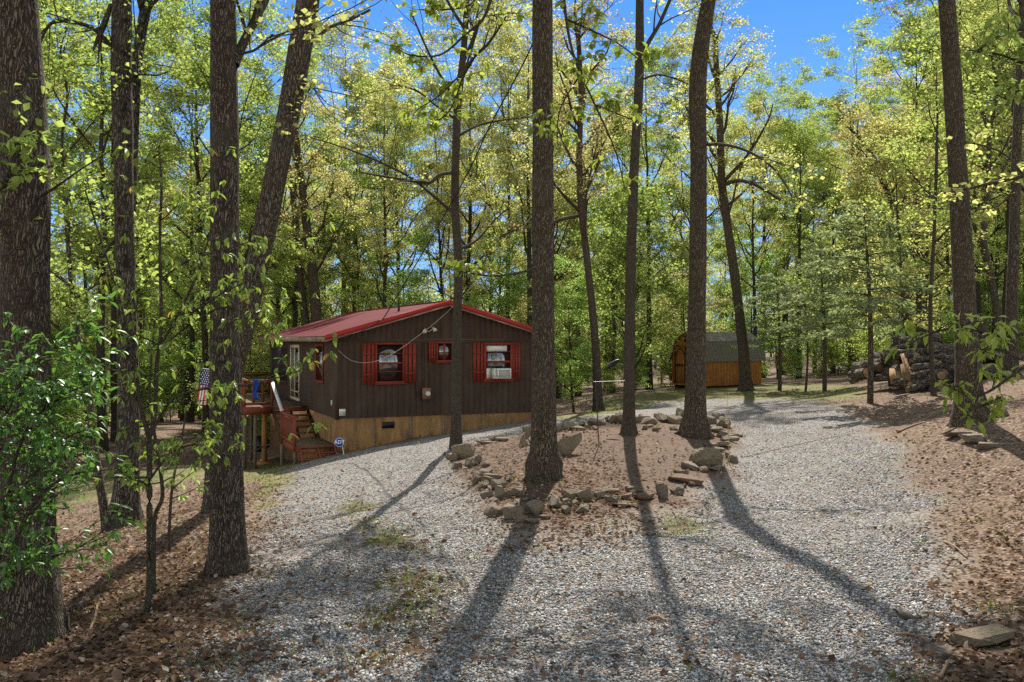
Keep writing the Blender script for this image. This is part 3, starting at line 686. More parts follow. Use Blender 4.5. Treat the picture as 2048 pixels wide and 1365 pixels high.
def railing(p0, p1, zb0, zb1, h, gap=.14, m='deck_red', top=None, posts=(1, 1), wbal=.038):
    p0 = np.array((*p0, 0.0)); p1 = np.array((*p1, 0.0)); L = np.linalg.norm(p1 - p0); w = MB(); up = np.array((0, 0, 1.0))
    a, b = p0 + up*zb0, p1 + up*zb1
    w.bar(a + up*.1, b + up*.1, .04, .09); w.bar(a + up*(h - .1), b + up*(h - .1), .04, .085)
    n = int(L / gap)
    for i in range(1, n):
        f = i / n; c = a + (b - a)*f; w.bar(c + up*.06, c + up*(h - .07), wbal, .036)
    for k, c in zip(posts, (a, b)):
        if k: w.bar(c - up*.15, c + up*(h - .03), .09, .09)
    r_ = w.build('railing', M[m], deck)
    w = MB(); w.bar(a + up*h, b + up*h, .15, .04); w.build('handrail', M[top or m], r_)
railing((DX + .05, 4.45), (-1.25, 4.45), ZD, ZD, .92, .24, wbal=.09, top='deck_red')
railing((DX + .0, 4.55), (DX + .0, 12.5), ZD, ZD, .92, .2)
railing((DX, 12.55), (-.1, 12.55), ZD, ZD, .92, .2)
railing((-1.27, 2.35), (-1.27, .05), ZL, ZL, .9, .13)
w = MB(); w.bar((-1.25, 4.45, ZD + .86), (-1.25, 2.4, ZL + .93), .11, .04); w.build('stair_rail', M['rail_white'], deck)
w = MB(); y = .02
while y < 2.5: w.box((-1.22, y, ZL - .035), (-.02, y + .135, ZL)); y += .14
w.build('landing', M['deck_board'], deck)
w = MB(); w.box((-1.22, -.03, ZL - .09), (-.02, .015, ZL - .002)); w.box((-1.25, -.03, ZL - .22), (-1.222, 2.5, ZL - .002)); w.build('landing_edge', M['deck_red'], deck)
for i in range(5):
    f = (i + .5) / 5; z = ZL + (ZD - ZL) * (i + 1) / 5.6; y = 2.55 + 1.72 * f
    w = MB(); w.box((-1.22, y - .15, z - .04), (-.04, y + .13, z)); w.build('tread', M['deck_red'], deck)
w = MB(); w.bar((-1.235, 2.4, ZL - .1), (-1.235, 4.38, ZD - .15), .04, .25); w.bar((-.035, 2.4, ZL - .1), (-.035, 4.38, ZD - .15), .03, .25); w.bar((-.62, 2.5, ZL - .15), (-.62, 4.38, ZD - .2), .04, .2); w.build('stringer', M['shed_dark'], deck)
for i, (z, y) in enumerate(((-.83, -.17), (-.985, -.42))):
    w = MB(); w.box((-1.2 + .03*i, y - .15, z - .038), (-.0 + .08*i, y + .12, z)); w.build('tread', M['deck_red'], deck)
for x in (-1.12, -.58, -.06):
    w = MB(); w.bar((x, -.02, -.74), (x, -.55, -1.1), .045, .2); w.build('stringer', M['deck_red'], deck)

# towel, flag, kettle under the deck, yard sign
pc = np.array(A0) + E1*(DX + .42) + E2*4.37
tw_ = empty('towel', (pc[0], pc[1], ZD), 'bright blue towel hanging over the red deck railing', 'towel', rz=HROT)
w = MB(); n = 9; k = 5
v = []
for i in range(n):
    z = .97 - i * .09
    for j in range(k): v.append((.03*math.sin(i*.9) + (j - 2)*(.045 + .012*math.sin(i*.8)), -.045 - .03*math.sin(j*1.9 + i*.5), z))
w.add(v, quads=[(i*k + j, i*k + j + 1, (i+1)*k + j + 1, (i+1)*k + j) for i in range(n-1) for j in range(k-1)])
o = w.build('cloth', M['blue_cloth'], tw_, True); md = o.modifiers.new('thick', 'SOLIDIFY'); md.thickness = .012

def make_flag():
    top = P(401, 738, 32.0); f = empty('flag', (top[0], top[1], 0), 'stars and stripes flag hanging from a pole by the deck behind the thick trunk', 'flag')
    W, H = .78, 1.25; w = MB(); nx, nz = 26, 24; v = []
    z0 = top[2]
    for j in range(nz + 1):
        for i in range(nx + 1):
            a = i / nx; b = j / nz
            v.append((a*W - b*.16, .07*math.sin(a*9 + b*2)*(.3 + b) , z0 - b*H - a*.1))
    q = [[], [], []]
    for j in range(nz):
        for i in range(nx):
            a = (i + .5) / nx; b = (j + .5) / nz
            mi = 2 if (b < .46 and a < .9) else (0 if int(a * 13) % 2 == 0 else 1)
            q[mi].append((j*(nx+1)+i, j*(nx+1)+i+1, (j+1)*(nx+1)+i+1, (j+1)*(nx+1)+i))
    v = np.array(v); w.add(v, quads=q[0], m=0); 
    for mi in (1, 2): w.q.append((np.array(q[mi]), mi))
    w.build('cloth', [M['flag_red'], M['flag_white'], M['flag_blue']], f, True)
    w = MB()
    for r_ in range(7):
        for c in range(7):
            a = .07 + c * .118 + (.06 if r_ % 2 else 0); b = .04 + r_ * .06
            if a > .88: continue
            ctr = np.array((a*W - b*.16, .07*math.sin(a*9 + b*2)*(.3 + b) - .012, z0 - b*H - a*.1)); vs = []
            for t in range(10):
                rr = .034 if t % 2 == 0 else .015; an = t*math.pi/5 + math.pi/2; vs.append(ctr + np.array((rr*math.cos(an), 0, rr*math.sin(an))))
            w.add(vs, polys=[list(range(10))])
    w.build('stars', M['flag_white'], f)
    w = MB(); w.tube([(-.05, .0, z0 + .03), (W + .05, 0.03, z0 - .09), (W + .9, .6, z0 - .5)], .014, 8, cap=True); w.build('pole', M['white_paint'], f)
make_flag()
b = UN(521, 912); b = P(521, 905, 36); b[2] = g2(b[0], b[1])
kt = empty('barrel_grill', b, 'round black kettle grill standing under the deck', 'grill')
w = MB(); t = np.linspace(0, math.pi, 9); w.tube([(0, 0, .42 + .34*(1 - math.cos(a))) for a in t], [max(.02, .36*math.sin(a)) for a in t], 16, cap=True); w.build('bowl', M['black'], kt, True)
for a in (.5, 2.6, 4.7): w = MB(); w.tube([(.2*math.cos(a), .2*math.sin(a), .5), (.34*math.cos(a), .34*math.sin(a), -.05)], .014, 6); w.build('leg', M['rust'], kt)

b = UN(689, 907); b = P(689, 905, 26.7); b[2] = g2(b[0], b[1])
sg = empty('yard_sign', b, 'round blue security sign on a short stake by the cabin steps', 'sign', rz=.1)
zc = P(679, 885, 26.7)[2] - b[2]; rr = .155
w = MB(); w.tube([(.0, .03, -.1), (-.08, .03, zc - .05)], .014, 6); w.build('stake', M['white_paint'], sg)
w = MB(); w.tube([(-.15, 0, zc), (-.15, .025, zc)], rr, 8, cap=True); w.build('panel', M['sign_blue'], sg)
w = MB()
n = 40; an = np.arange(n)/n*2*np.pi; v = [(-.15 + r_*math.cos(a), -.003, zc + r_*math.sin(a)) for r_ in (rr*.8, rr*.87) for a in an]
w.add(v, quads=[(i, (i+1) % n, n + (i+1) % n, n + i) for i in range(n)]); w.build('border', M['sign_white'], sg)
fc = bpy.data.curves.new('lettering', 'FONT'); fc.body = 'ADT'; fc.align_x = 'CENTER'; fc.align_y = 'CENTER'; fc.size = .15; fc.extrude = .002; fc.offset = .004; fc.materials.append(M['sign_white'])
tmp = bpy.data.objects.new('lettering_curve', fc); COL.objects.link(tmp); bpy.context.view_layer.update(); lme = bpy.data.meshes.new_from_object(tmp); bpy.data.objects.remove(tmp); lme.materials.clear(); lme.materials.append(M['sign_white'])
to = link('lettering', lme, sg); to.location = (-.15, -.006, zc); to.rotation_euler = (R(90), 0, 0)

# ------------------------------------------------------------------ overhead wires
def wire(name, pts, r_, mat, label, sag=0):
    w = MB(); w.tube(pts, r_, 5); o = w.build(name, mat, None, True); setp(o, label, 'cable'); return o
def bez(p, n=24):
    p = np.array(p); k = len(p); t = np.linspace(0, k - 1, n * (k - 1)); out = []
    for x in t:
        i = min(int(x), k - 2); f = x - i
        p0, p1, p2, p3 = p[max(i-1, 0)], p[i], p[i+1], p[min(i+2, k-1)]
        out.append(.5*((2*p1) + (-p0 + p2)*f + (2*p0 - 5*p1 + 4*p2 - p3)*f*f + (-p0 + 3*p1 - 3*p2 + p3)*f**3))
    return np.array(out)
wire('overhead_cable', bez([P(688, 671, 27.6), P(720, 664, 27.2), P(757, 643, 26.5), P(779, 618, 26), P(919, 377, 21.5), P(981, 250, 19.5), P(1060, 100, 17), P(1106, -30, 15.9), P(1180, -300, 14)]), .016, M['wire_black'], 'black service cable rising from the cabin corner past the thick central trunk')
wire('overhead_cable', bez([P(677, 701, 27.9), P(700, 720, 27.6), P(730, 726, 27.3), P(765, 718, 27.0), P(825, 681, 26.4), P(922, 597, 25), P(1109, 378, 22.3), P(1271, 167, 20), P(1400, 0, 18.4), P(1500, -140, 17)]), .0085, M['wire_pale'], 'pale thin cable sagging across the cabin gable and rising to the upper right')

# ------------------------------------------------------------------ barn-shaped shed
SC = P(1404, 772, 46); es = np.array((.848, .53)); SROT = math.atan2(.53, .848)
shed = empty('garden_shed', (SC[0], SC[1], 0), 'small barn shaped wooden shed with gambrel metal roof at the lawn edge', 'shed', rz=SROT)
SL, SW = 4.37, 2.25; zb, ze, zk, zr = .27, 1.58, 2.56, 3.02; yk = .38
w = MB(); siding(w, SL, zb, lambda a: ze, lambda a, b, z: (a, b, z), .2); siding(w, SL, zb, lambda a: ze, lambda a, b, z: (SL - a, SW - b, z), .2); w.build('side_wall', M['shed_wood'], shed)
w = MB()
for x in (0, SL): w.add([(x, 0, zb), (x, SW, zb), (x, SW, ze), (x, SW - yk, zk), (x, SW/2, zr), (x, yk, zk), (x, 0, ze)], polys=[[0,1,2,3,4,5,6] if x else [6,5,4,3,2,1,0]])
w.build('end_wall', M['shed_wood'], shed)
def gam(y0, z0, y1, z1, mat, name='roof'):
    w = MB(); x = -.12; prof = []
    while x < SL + .12: prof += [(x, 0), (x + .2, 0), (x + .212, .018), (x + .23, .018)]; x += .24
    n = len(prof); dy, dz = y1 - y0, z1 - z0; L = math.hypot(dy, dz); ny, nz = -dz/L, dy/L
    if nz < 0: ny, nz = -ny, -nz
    w.add([(a, y0 + ny*b, z0 + nz*b) for a, b in prof] + [(a, y1 + ny*b, z1 + nz*b) for a, b in prof], quads=[(i, i+1, n+i+1, n+i) for i in range(n-1)])
    return w
w = MB()
for seg in ((-.07, ze - .05, yk - .01, zk + .05), (yk - .03, zk + .06, SW/2, zr + .06), (SW - yk + .03, zk + .06, SW/2, zr + .06), (SW + .07, ze - .05, SW - yk + .01, zk + .05)):
    s_ = gam(*seg, None); w.add(s_.v[0], quads=s_.q[0][0])
w.build('roof', M['shed_roof'], shed)
w = MB(); 
for yy in ((.98, .06),):
    w.box((-.03, yy[1], zb + .06), (-.006, yy[1] + .09, ze + .5)); w.box((-.03, SW - .15, zb + .06), (-.006, SW - .06, ze + .5)); w.box((-.032, .1, ze + .72), (-.006, SW - .1, ze + .82))
w.bar((-.03, 0, ze), (-.03, yk, zk), .03, .09); w.bar((-.03, yk, zk), (-.03, SW/2, zr), .03, .09); w.bar((-.03, SW, ze), (-.03, SW - yk, zk), .03, .09); w.bar((-.03, SW - yk, zk), (-.03, SW/2, zr), .03, .09)
w.build('trim', M['shed_trim'], shed)
for k, (y0, y1) in enumerate(((.24, 1.11), (1.14, 2.01))):
    w = MB(); n = 5
    for i in range(n): a = y0 + (y1 - y0)*i/n; w.box((-.028, a + .004, zb + .1), (-.006, a + (y1 - y0)/n - .004, ze + .7))
    dr = w.build('door', M['shed_wood'], shed)
    w = MB(); w.box((-.045, y0, zb + .1), (-.03, y0 + .1, ze + .7)); w.box((-.045, y1 - .1, zb + .1), (-.03, y1, ze + .7)); w.box((-.047, y0 + .1, zb + 1.0), (-.03, y1 - .1, zb + 1.12))
    yc = (y0 + y1)/2; pts = [(-.04, yc + (y1 - y0 - .16)/2*math.cos(t), zb + 1.25 + .7*math.sin(t)) for t in np.linspace(0, math.pi, 9)]
    for a, b in zip(pts[:-1], pts[1:]): w.bar(a, b, .02, .05)
    w.build('brace', M['shed_dark'], dr)
w = MB(); w.box((-.02, SW/2 - .17, zk + .0), (-.006, SW/2 + .17, zk + .3)); gv = w.build('gable_window', M['black'], shed)
w = MB(); w.box((-.03, SW/2 - .015, zk), (-.022, SW/2 + .015, zk + .3)); w.box((-.033, SW/2 - .17, zk + .14), (-.023, SW/2 + .17, zk + .165)); w.build('muntin', M['grey_metal'], gv)
w = MB(); w.box((.1, .1, -.1), (SL - .1, .22, zb - .004)); w.box((.1, SW - .22, -.15), (SL - .1, SW - .1, zb - .004)); w.build('skid', M['shed_dark'], shed)
w = MB(); w.box((-.05, SW, ze - .02), (.5, SW + .5, ze + .02)); w.bar((.1, SW, ze - .3), (.1, SW + .4, ze - .03), .04, .04); w.build('side_shelf', M['rail_white'], shed)

# ------------------------------------------------------------------ stones round the planting bed
def rock_mesh(seed, sx, sy, sz, rnd=.0, n=16):
    r_ = random.Random(seed); bm = bmesh.new()
    for _ in range(n):
        p = Vector((r_.uniform(-1, 1), r_.uniform(-1, 1), r_.uniform(-1, 1)))
        q = p.normalized(); p = p.lerp(q, .35 + rnd)
        bm.verts.new((p.x*sx, p.y*sy, p.z*sz))
    res = bmesh.ops.convex_hull(bm, input=bm.verts[:])
    bmesh.ops.delete(bm, geom=[g for g in bm.verts if not g.link_faces], context='VERTS')
    bmesh.ops.dissolve_limit(bm, angle_limit=.25, verts=bm.verts[:], edges=bm.edges[:])
    bmesh.ops.bevel(bm, geom=bm.edges[:], offset=.05*min(sx, sz) + .02, segments=1, affect='EDGES', clamp_overlap=True)
    bmesh.ops.triangulate(bm, faces=bm.faces[:])
    bmesh.ops.subdivide_edges(bm, edges=bm.edges[:], cuts=1)
    for v in bm.verts: v.co += Vector((r_.gauss(0, .02), r_.gauss(0, .02), r_.gauss(0, .02)))
    bmesh.ops.recalc_face_normals(bm, faces=bm.faces[:])
    me = bpy.data.meshes.new('stone'); bm.to_mesh(me); bm.free(); return me
ROCKS = [rock_mesh(i, 1, .85, .8, .1) for i in range(7)]; SLABS = [rock_mesh(20 + i, 1, .9, .7, -.1, 14) for i in range(5)]; BOULDER = rock_mesh(50, 1, 1, .9, .5, 60)
for me in ROCKS + SLABS: me.materials.append(M['rock_grey'])
BOULDER.materials.append(M['rock_tan'])
def tinted(me, mat):
    m2 = me.copy(); m2.materials.clear(); m2.materials.append(mat); return m2
ROCKS_T = [tinted(m, M['rock_tan']) for m in ROCKS]; SLABS_R = [tinted(m, M['rock_red']) for m in SLABS]; SLABS_T = [tinted(m, M['rock_tan']) for m in SLABS]
def place_rock(px, py, wpx, hpx, kind='g', label=None, yaw=None, thick=None):
    """px,py centre, wpx,hpx size in photograph pixels; rests on the ground below its lower edge"""
    b = UN(px, py + hpx * .5); d = b[1] + .1; b[1] = d; W = wpx / F * d; H = hpx / F * d
    flat = H < .5 * W
    me = {'g': random.choice(SLABS if flat else ROCKS), 't': random.choice(SLABS_T if flat else ROCKS_T), 'r': random.choice(SLABS_R), 'b': BOULDER, 's': SLABS_T[1]}[kind]
    o = bpy.data.objects.new('boulder' if kind == 'b' else 'fieldstone', me); COL.objects.link(o)
    T = thick or W * random.uniform(.7, 1.0)
    o.scale = (W * .59, T * .59, H * .76); o.rotation_euler = (random.uniform(-.15, .15), random.uniform(-.15, .15), random.uniform(-.4, .4) + (yaw or 0))
    o.location = (b[0], b[1] + T * .2, g2(b[0], b[1]) + H * .35)
    side = 'near edge' if py > 1000 else ('left end' if px < 1000 else ('right end' if px > 1400 else 'far edge'))
    lab = label or {'g': 'rough grey fieldstone in the %s of the ring round the planting bed', 't': 'tan fieldstone in the %s of the ring round the planting bed', 'r': 'reddish flat fieldstone in the %s of the ring round the planting bed'}.get(kind, '%s') % side
    setp(o, lab, 'stone', 'stones ringing the planting bed'); return o
crop = [(245,425,155,95,'t','big tan block topping the left end of the stone ring by the slim tree'),(275,505,80,62,'g'),(215,502,52,48,'g'),(190,462,60,55,'t'),(360,390,100,26,'g'),(460,372,80,26,'t'),(330,485,48,62,'g'),(370,525,58,36,'g'),
(365,565,88,50,'g'),(318,602,52,62,'t'),(400,600,110,46,'g'),(500,610,50,40,'g'),(360,635,70,40,'t'),(445,635,92,60,'g'),(385,680,88,46,'g'),(452,690,85,88,'g'),(545,685,100,62,'g'),(500,700,50,50,'t'),(420,757,118,76,'g'),
(540,775,155,95,'g','large pale grey block at the nearest corner of the stone ring'),(660,768,122,102,'g','large dark stone in front of the thick central trunk'),(575,815,92,46,'t'),(640,830,80,32,'g'),(700,825,80,26,'t'),(765,757,96,78,'g'),(860,702,112,66,'t'),(945,708,102,78,'g'),(840,752,72,38,'t'),(835,792,72,52,'g'),(893,762,62,36,'t'),(925,782,88,48,'g'),
(1025,707,62,56,'g'),(1085,682,112,44,'t'),(1095,722,76,48,'g'),(1150,748,112,26,'t'),(1175,707,78,44,'r'),(1280,707,145,42,'r','long reddish slab lying in the near edge of the stone ring'),(1220,670,92,36,'g'),(1390,677,62,92,'g'),(1455,667,64,48,'g'),(1482,640,62,44,'g'),(1510,605,195,46,'r','long reddish slab below the round boulder'),(1555,617,46,32,'r'),(1510,570,62,36,'g'),
(1540,537,112,44,'g'),(1630,552,62,36,'t'),(1640,480,172,98,'b','smooth round tan boulder at the right front of the stone ring'),(1690,542,82,36,'g'),(1790,470,60,60,'g'),(1700,427,92,32,'g'),(1730,397,122,38,'g'),(1770,362,112,42,'g'),(1720,337,92,46,'g'),(1700,302,82,44,'g'),(1730,272,82,52,'g'),(1740,242,62,46,'g'),(1690,217,52,34,'t'),(1655,250,72,58,'g'),(1790,332,62,28,'g'),
(1382,240,82,62,'t'),(1485,208,72,58,'g','pointed grey stone on the far edge of the ring beside the curved trunk'),(1455,252,92,56,'t'),(1310,257,92,52,'t'),(1250,250,60,50,'g'),(1130,247,84,62,'t'),(1190,262,60,40,'g'),(1010,264,102,48,'t'),(920,272,52,32,'g'),(850,292,104,54,'t'),(900,307,82,28,'t'),(790,302,54,42,'g'),(1070,247,52,38,'g'),(995,302,40,32,'g'),(1350,312,62,28,'g'),(1280,302,42,32,'g'),
(610,330,60,80,'t'),(640,390,60,40,'g'),(1440,310,40,24,'g'),(700,300,60,30,'g')]
for c in crop:
    place_rock(840 + c[0]*.3516, 760 + c[1]*.3516, c[2]*.3516, c[3]*.3516, c[4], c[5] if len(c) > 5 else None)
for i, c in enumerate(crop):
    if len(c) > 5: continue
    place_rock(840 + (c[0] + random.uniform(-45, 45))*.3516, 760 + (c[1] + random.uniform(-22, 10))*.3516, c[2]*random.uniform(.5, .85)*.3516, c[3]*random.uniform(.6, .9)*.3516, random.choice('ggt'))
o = place_rock(1142, 901, 64, 46, 's', 'big upright tan slab leaning on the bed beside the thick central trunk', thick=.22); o.rotation_euler = (-.35, -.45, .1)
for px, py, w_, h_, lb in ((1960,880,60,22,'flat grey stone below the right-hand trunk'), (1985,895,50,16,'small flat stone lowest in the line by the right-hand trunk'), (1925,868,50,16,'dark flat stone touching the right-hand trunk'), (2010,828,30,18,'single stone on the leaf litter right of the right-hand trunk'), (1830,1245,40,12,'small pale slab on the driveway edge at the lower right'),):
    o = place_rock(px, py, w_, h_, 'g', lb); o['group'] = 'stones on the right bank'
# weathered pale root-like rock, lower right corner
b = UN(1975, 1300); rk = rock_mesh(77, 1, .7, .5, .2, 26); rk.materials.append(M['rock_tan'])
o = link('ledge_rock', rk); o.scale = (.3, .2, .1); o.location = b + np.array((0.02, .1, .06)); o.rotation_euler = (.05, -.1, .2); setp(o, 'low pale weathered rock in the lower right corner of the bank', 'rock')
# splintered stump piece
b = UN(1047, 905); st = empty('broken_stump', b, 'splintered pointed wood stump behind the thick central trunk', 'stump')
w = MB(); w.tube([(0, 0, -.1), (0, 0, .15), (-.02, 0, .3), (.02, .02, .42)], [.13, .1, .05, .01], 9, rough=.15, cap=True); w.bar((.05, .05, .0), (.28, .12, .06), .1, .08); w.build('wood', M['post_grey'], st)

# ------------------------------------------------------------------ thin stakes and hanger in the bed
b = UN(1199, 904); gs = empty('garden_hanger', b, 'thin dark metal stake with a crossbar standing in the planting bed', 'garden hanger')
d = b[1]; top = P(1191, 764, d) - b; rt = P(1250, 762, d) - b
w = MB(); w.tube([(0, 0, -.1), (-.03, 0, .5), tuple(top)], .011, 6); w.build('stake', M['rust'], gs)
w = MB(); w.tube([tuple(top - (.04, 0, 0)), tuple(rt)], .005, 6); w.build('crossbar', M['grey_metal'], gs)
bd = P(1224, 731, d + 2); hb = empty('crow_ornament', bd, 'small black bird shaped ornament hanging among the trunks behind the bed', 'ornament')
w = MB(); w.tube([(-.16, 0, -.08), (-.1, 0, -.05), (0, 0, .02), (.08, 0, .07), (.12, 0, .1), (.16, 0, .11), (.21, 0, .1)], [.012, .035, .062, .05, .042, .03, .004], 10, cap=True); w.build('body', M['black'], hb, True)
w = MB(); w.tube([(.06, 0, .08), (.07, 0, 2.4)], .003, 4); w.build('cord', M['wire_black'], hb)
b = UN(1460, 938); w = MB(); w.tube([(b[0], b[1], b[2] - .1), tuple(P(1454, 800, b[1]))], .006, 6, cap=True); o = w.build('marker_stake', M['stake_tan']); setp(o, 'thin tan marker rod upright by the right end of the stone ring', 'marker')

# ------------------------------------------------------------------ woodpile
def make_log(px, py, d, L, r_, yaw, pitch=0.0, mat='log_bark', name='log', label=None):
    p = P(px, py, d); root = empty(name, p, label or 'cut log with dark furrowed bark in the woodpile', 'log', 'logs in the woodpile')
    root.rotation_euler = (0, -pitch, yaw)
    n = 7; x = np.linspace(-L/2, L/2, n); pts = np.stack([x, .02*np.sin(x*3 + r_*50), .02*np.cos(x*2.2)], 1)
    w = MB(); w.tube(pts, r_ * (1 + rng.normal(0, .03, n)), 16, rough=.045, ph=rng.uniform(0, 6)); w.build('bark', M[mat], root, True)
    for sg in (-1, 1):
        w = MB(); an = np.arange(14)/14*2*np.pi; c = pts[0 if sg < 0 else -1]
        v = [c + np.array((sg*.012, 0, 0))] + [c + np.array((sg*.002, r_*.97*math.cos(a), r_*.97*math.sin(a))) for a in an]
        w.add(v, tris=[(0, 1 + i, 1 + (i + 1) % 14) for i in range(14)]); w.build('cut_end', M['cut_wood'], root)
    return root
def wp(cx_, cy_): return 1680 + cx_*.1797, 640 + cy_*.1797
logs = [(895,235,30.2,1.3,.24,-.3,.1),(650,335,30.6,1.1,.17,.1,.2),(620,425,30.0,.95,.27,-.35,0),(440,420,31.2,.8,.2,-.9,0),(400,520,30.8,.9,.24,-1.1,0),(250,575,31.0,.55,.36,-1.0,0),(180,625,31.6,.5,.22,-1.2,0),(330,610,31.4,.7,.25,-1.2,0),
(905,365,29.4,1.1,.16,.1,.0),(920,475,29.0,1.35,.16,.12,.1),(950,560,28.7,1.4,.2,.15,.16),(830,430,29.8,1.2,.2,.05,0),(960,680,28.1,1.15,.2,.25,.3),(1060,620,28.6,.8,.27,-.8,.0),(1130,690,28.4,.9,.2,.3,.1),(1040,720,27.9,.7,.17,.5,.0),
(1190,345,29.4,1.1,.24,.1,-.1),(1620,420,29.6,1.3,.22,.05,-.1),(1640,610,28.8,1.3,.34,.05,0),(1240,610,28.8,.9,.4,-.9,0),(1330,500,29.2,1.2,.28,.1,0),(1420,600,29.2,1.2,.3,.1,0),(1240,460,29.6,1.0,.22,-.4,0),(1100,450,29.9,1.0,.25,.2,0),
(600,590,29.8,.9,.24,-1.3,0),(520,600,30.3,.9,.22,-1.2,0),(700,520,30.0,1.0,.2,-.6,0),(760,640,29.2,.9,.2,-1.2,0),(850,600,29.4,1.1,.2,.2,0),(560,500,30.6,.9,.22,-1.0,0),(1480,420,30.0,1.2,.25,.1,0),(980,300,30.4,1.2,.18,.05,-.15),(1150,560,29.3,1,.25,.2,0),(740,320,30.4,1.0,.17,.3,.3),(1400,330,30.4,1.1,.24,.0,0)]
for i, (a, b_, d, L, r_, yw, pt) in enumerate(logs):
    if i not in (0, 16, 17, 18) and i % 2: yw = -1.15 + random.uniform(-.3, .3); L = min(L, .9)
    x, y = wp(a, b_); lab = None
    if i == 0: lab = 'pale barked log lying across the top of the woodpile'
    elif i == 5: lab = 'thick round at the left end of the woodpile showing its cut face'
    elif i == 6: lab = 'small round lying outermost at the left foot of the woodpile'
    elif i == 18: lab = 'very thick barked log at the right foot of the woodpile'
    elif i == 12: lab = 'log propped at a slant against the front of the woodpile'
    elif i == 16: lab = 'thick barked log high on the pile left of the right-hand trunk'
    make_log(x, y, d, L, r_ * .82, yw, pt, label=lab)
    for q in range(2):
        if y > 655: make_log(x + random.uniform(-14, 14), y + random.uniform(-9, 13), d - random.uniform(-.1, .7), L * random.uniform(.6, 1), r_ * random.uniform(.42, .68), yw + random.uniform(-.35, .35), pt + random.uniform(-.12, .2))
for a, y0, y1, d, r_, lb in ((598, 130, 370, 31.5, .175, 'upright sawn trunk section standing behind the left of the woodpile'), (1565, 45, 420, 30.6, .2, 'tall upright sawn trunk section behind the right-hand trunk'), (1060, 185, 380, 31, .17, 'dark upright trunk section standing in the middle of the woodpile')):
    px, py0 = wp(a, y0); _, py1 = wp(a, y1); p0 = P(px, py0, d); z = g2(p0[0], p0[1]); st = empty('trunk_post', (p0[0], p0[1], z), lb, 'post'); H = p0[2] - z
    w = MB(); w.tube([(0, 0, -.2), (0, 0, H*.5), (0.01, 0, H)], [r_*1.08, r_, r_], 14, rough=.05); w.build('bark', M['bark_brown'], st, True)
    w = MB(); an = np.arange(14)/14*2*np.pi; w.add([(.01, 0, H + .005)] + [(.01 + r_*math.cos(t), r_*math.sin(t), H - .003) for t in an], tris=[(0, 1+i, 1+(i+1) % 14) for i in range(14)]); w.build('cut_top', M['cut_wood'], st)
def split_piece(px0, py0, px1, py1, d, wd, lab):
    a, b = P(px0, py0, d), P(px1, py1, d + .4); o_ = empty('split_wood', a, lab, 'firewood', 'split pieces in the woodpile'); w = MB(); w.bar((0, 0, 0), tuple(b - a), wd, wd*.7); w.bar((.03, .02, .01), tuple((b - a)*.85 + np.array((wd*.5, .02, 0))), wd*.5, wd*.5); w.build('wood', M['cut_wood'], o_)
for k in ((605,700,590,560,28.9,.22),(670,720,655,590,28.6,.2),(775,760,720,430,28.2,.12),(810,770,690,380,28.1,.09),(740,740,700,500,28.3,.14),(840,700,750,520,28.2,.08)):
    a, b_ = wp(k[0], k[1]), wp(k[2], k[3]); split_piece(*a, *b_, k[4], k[5], 'orange brown split firewood leaning on the front of the woodpile')

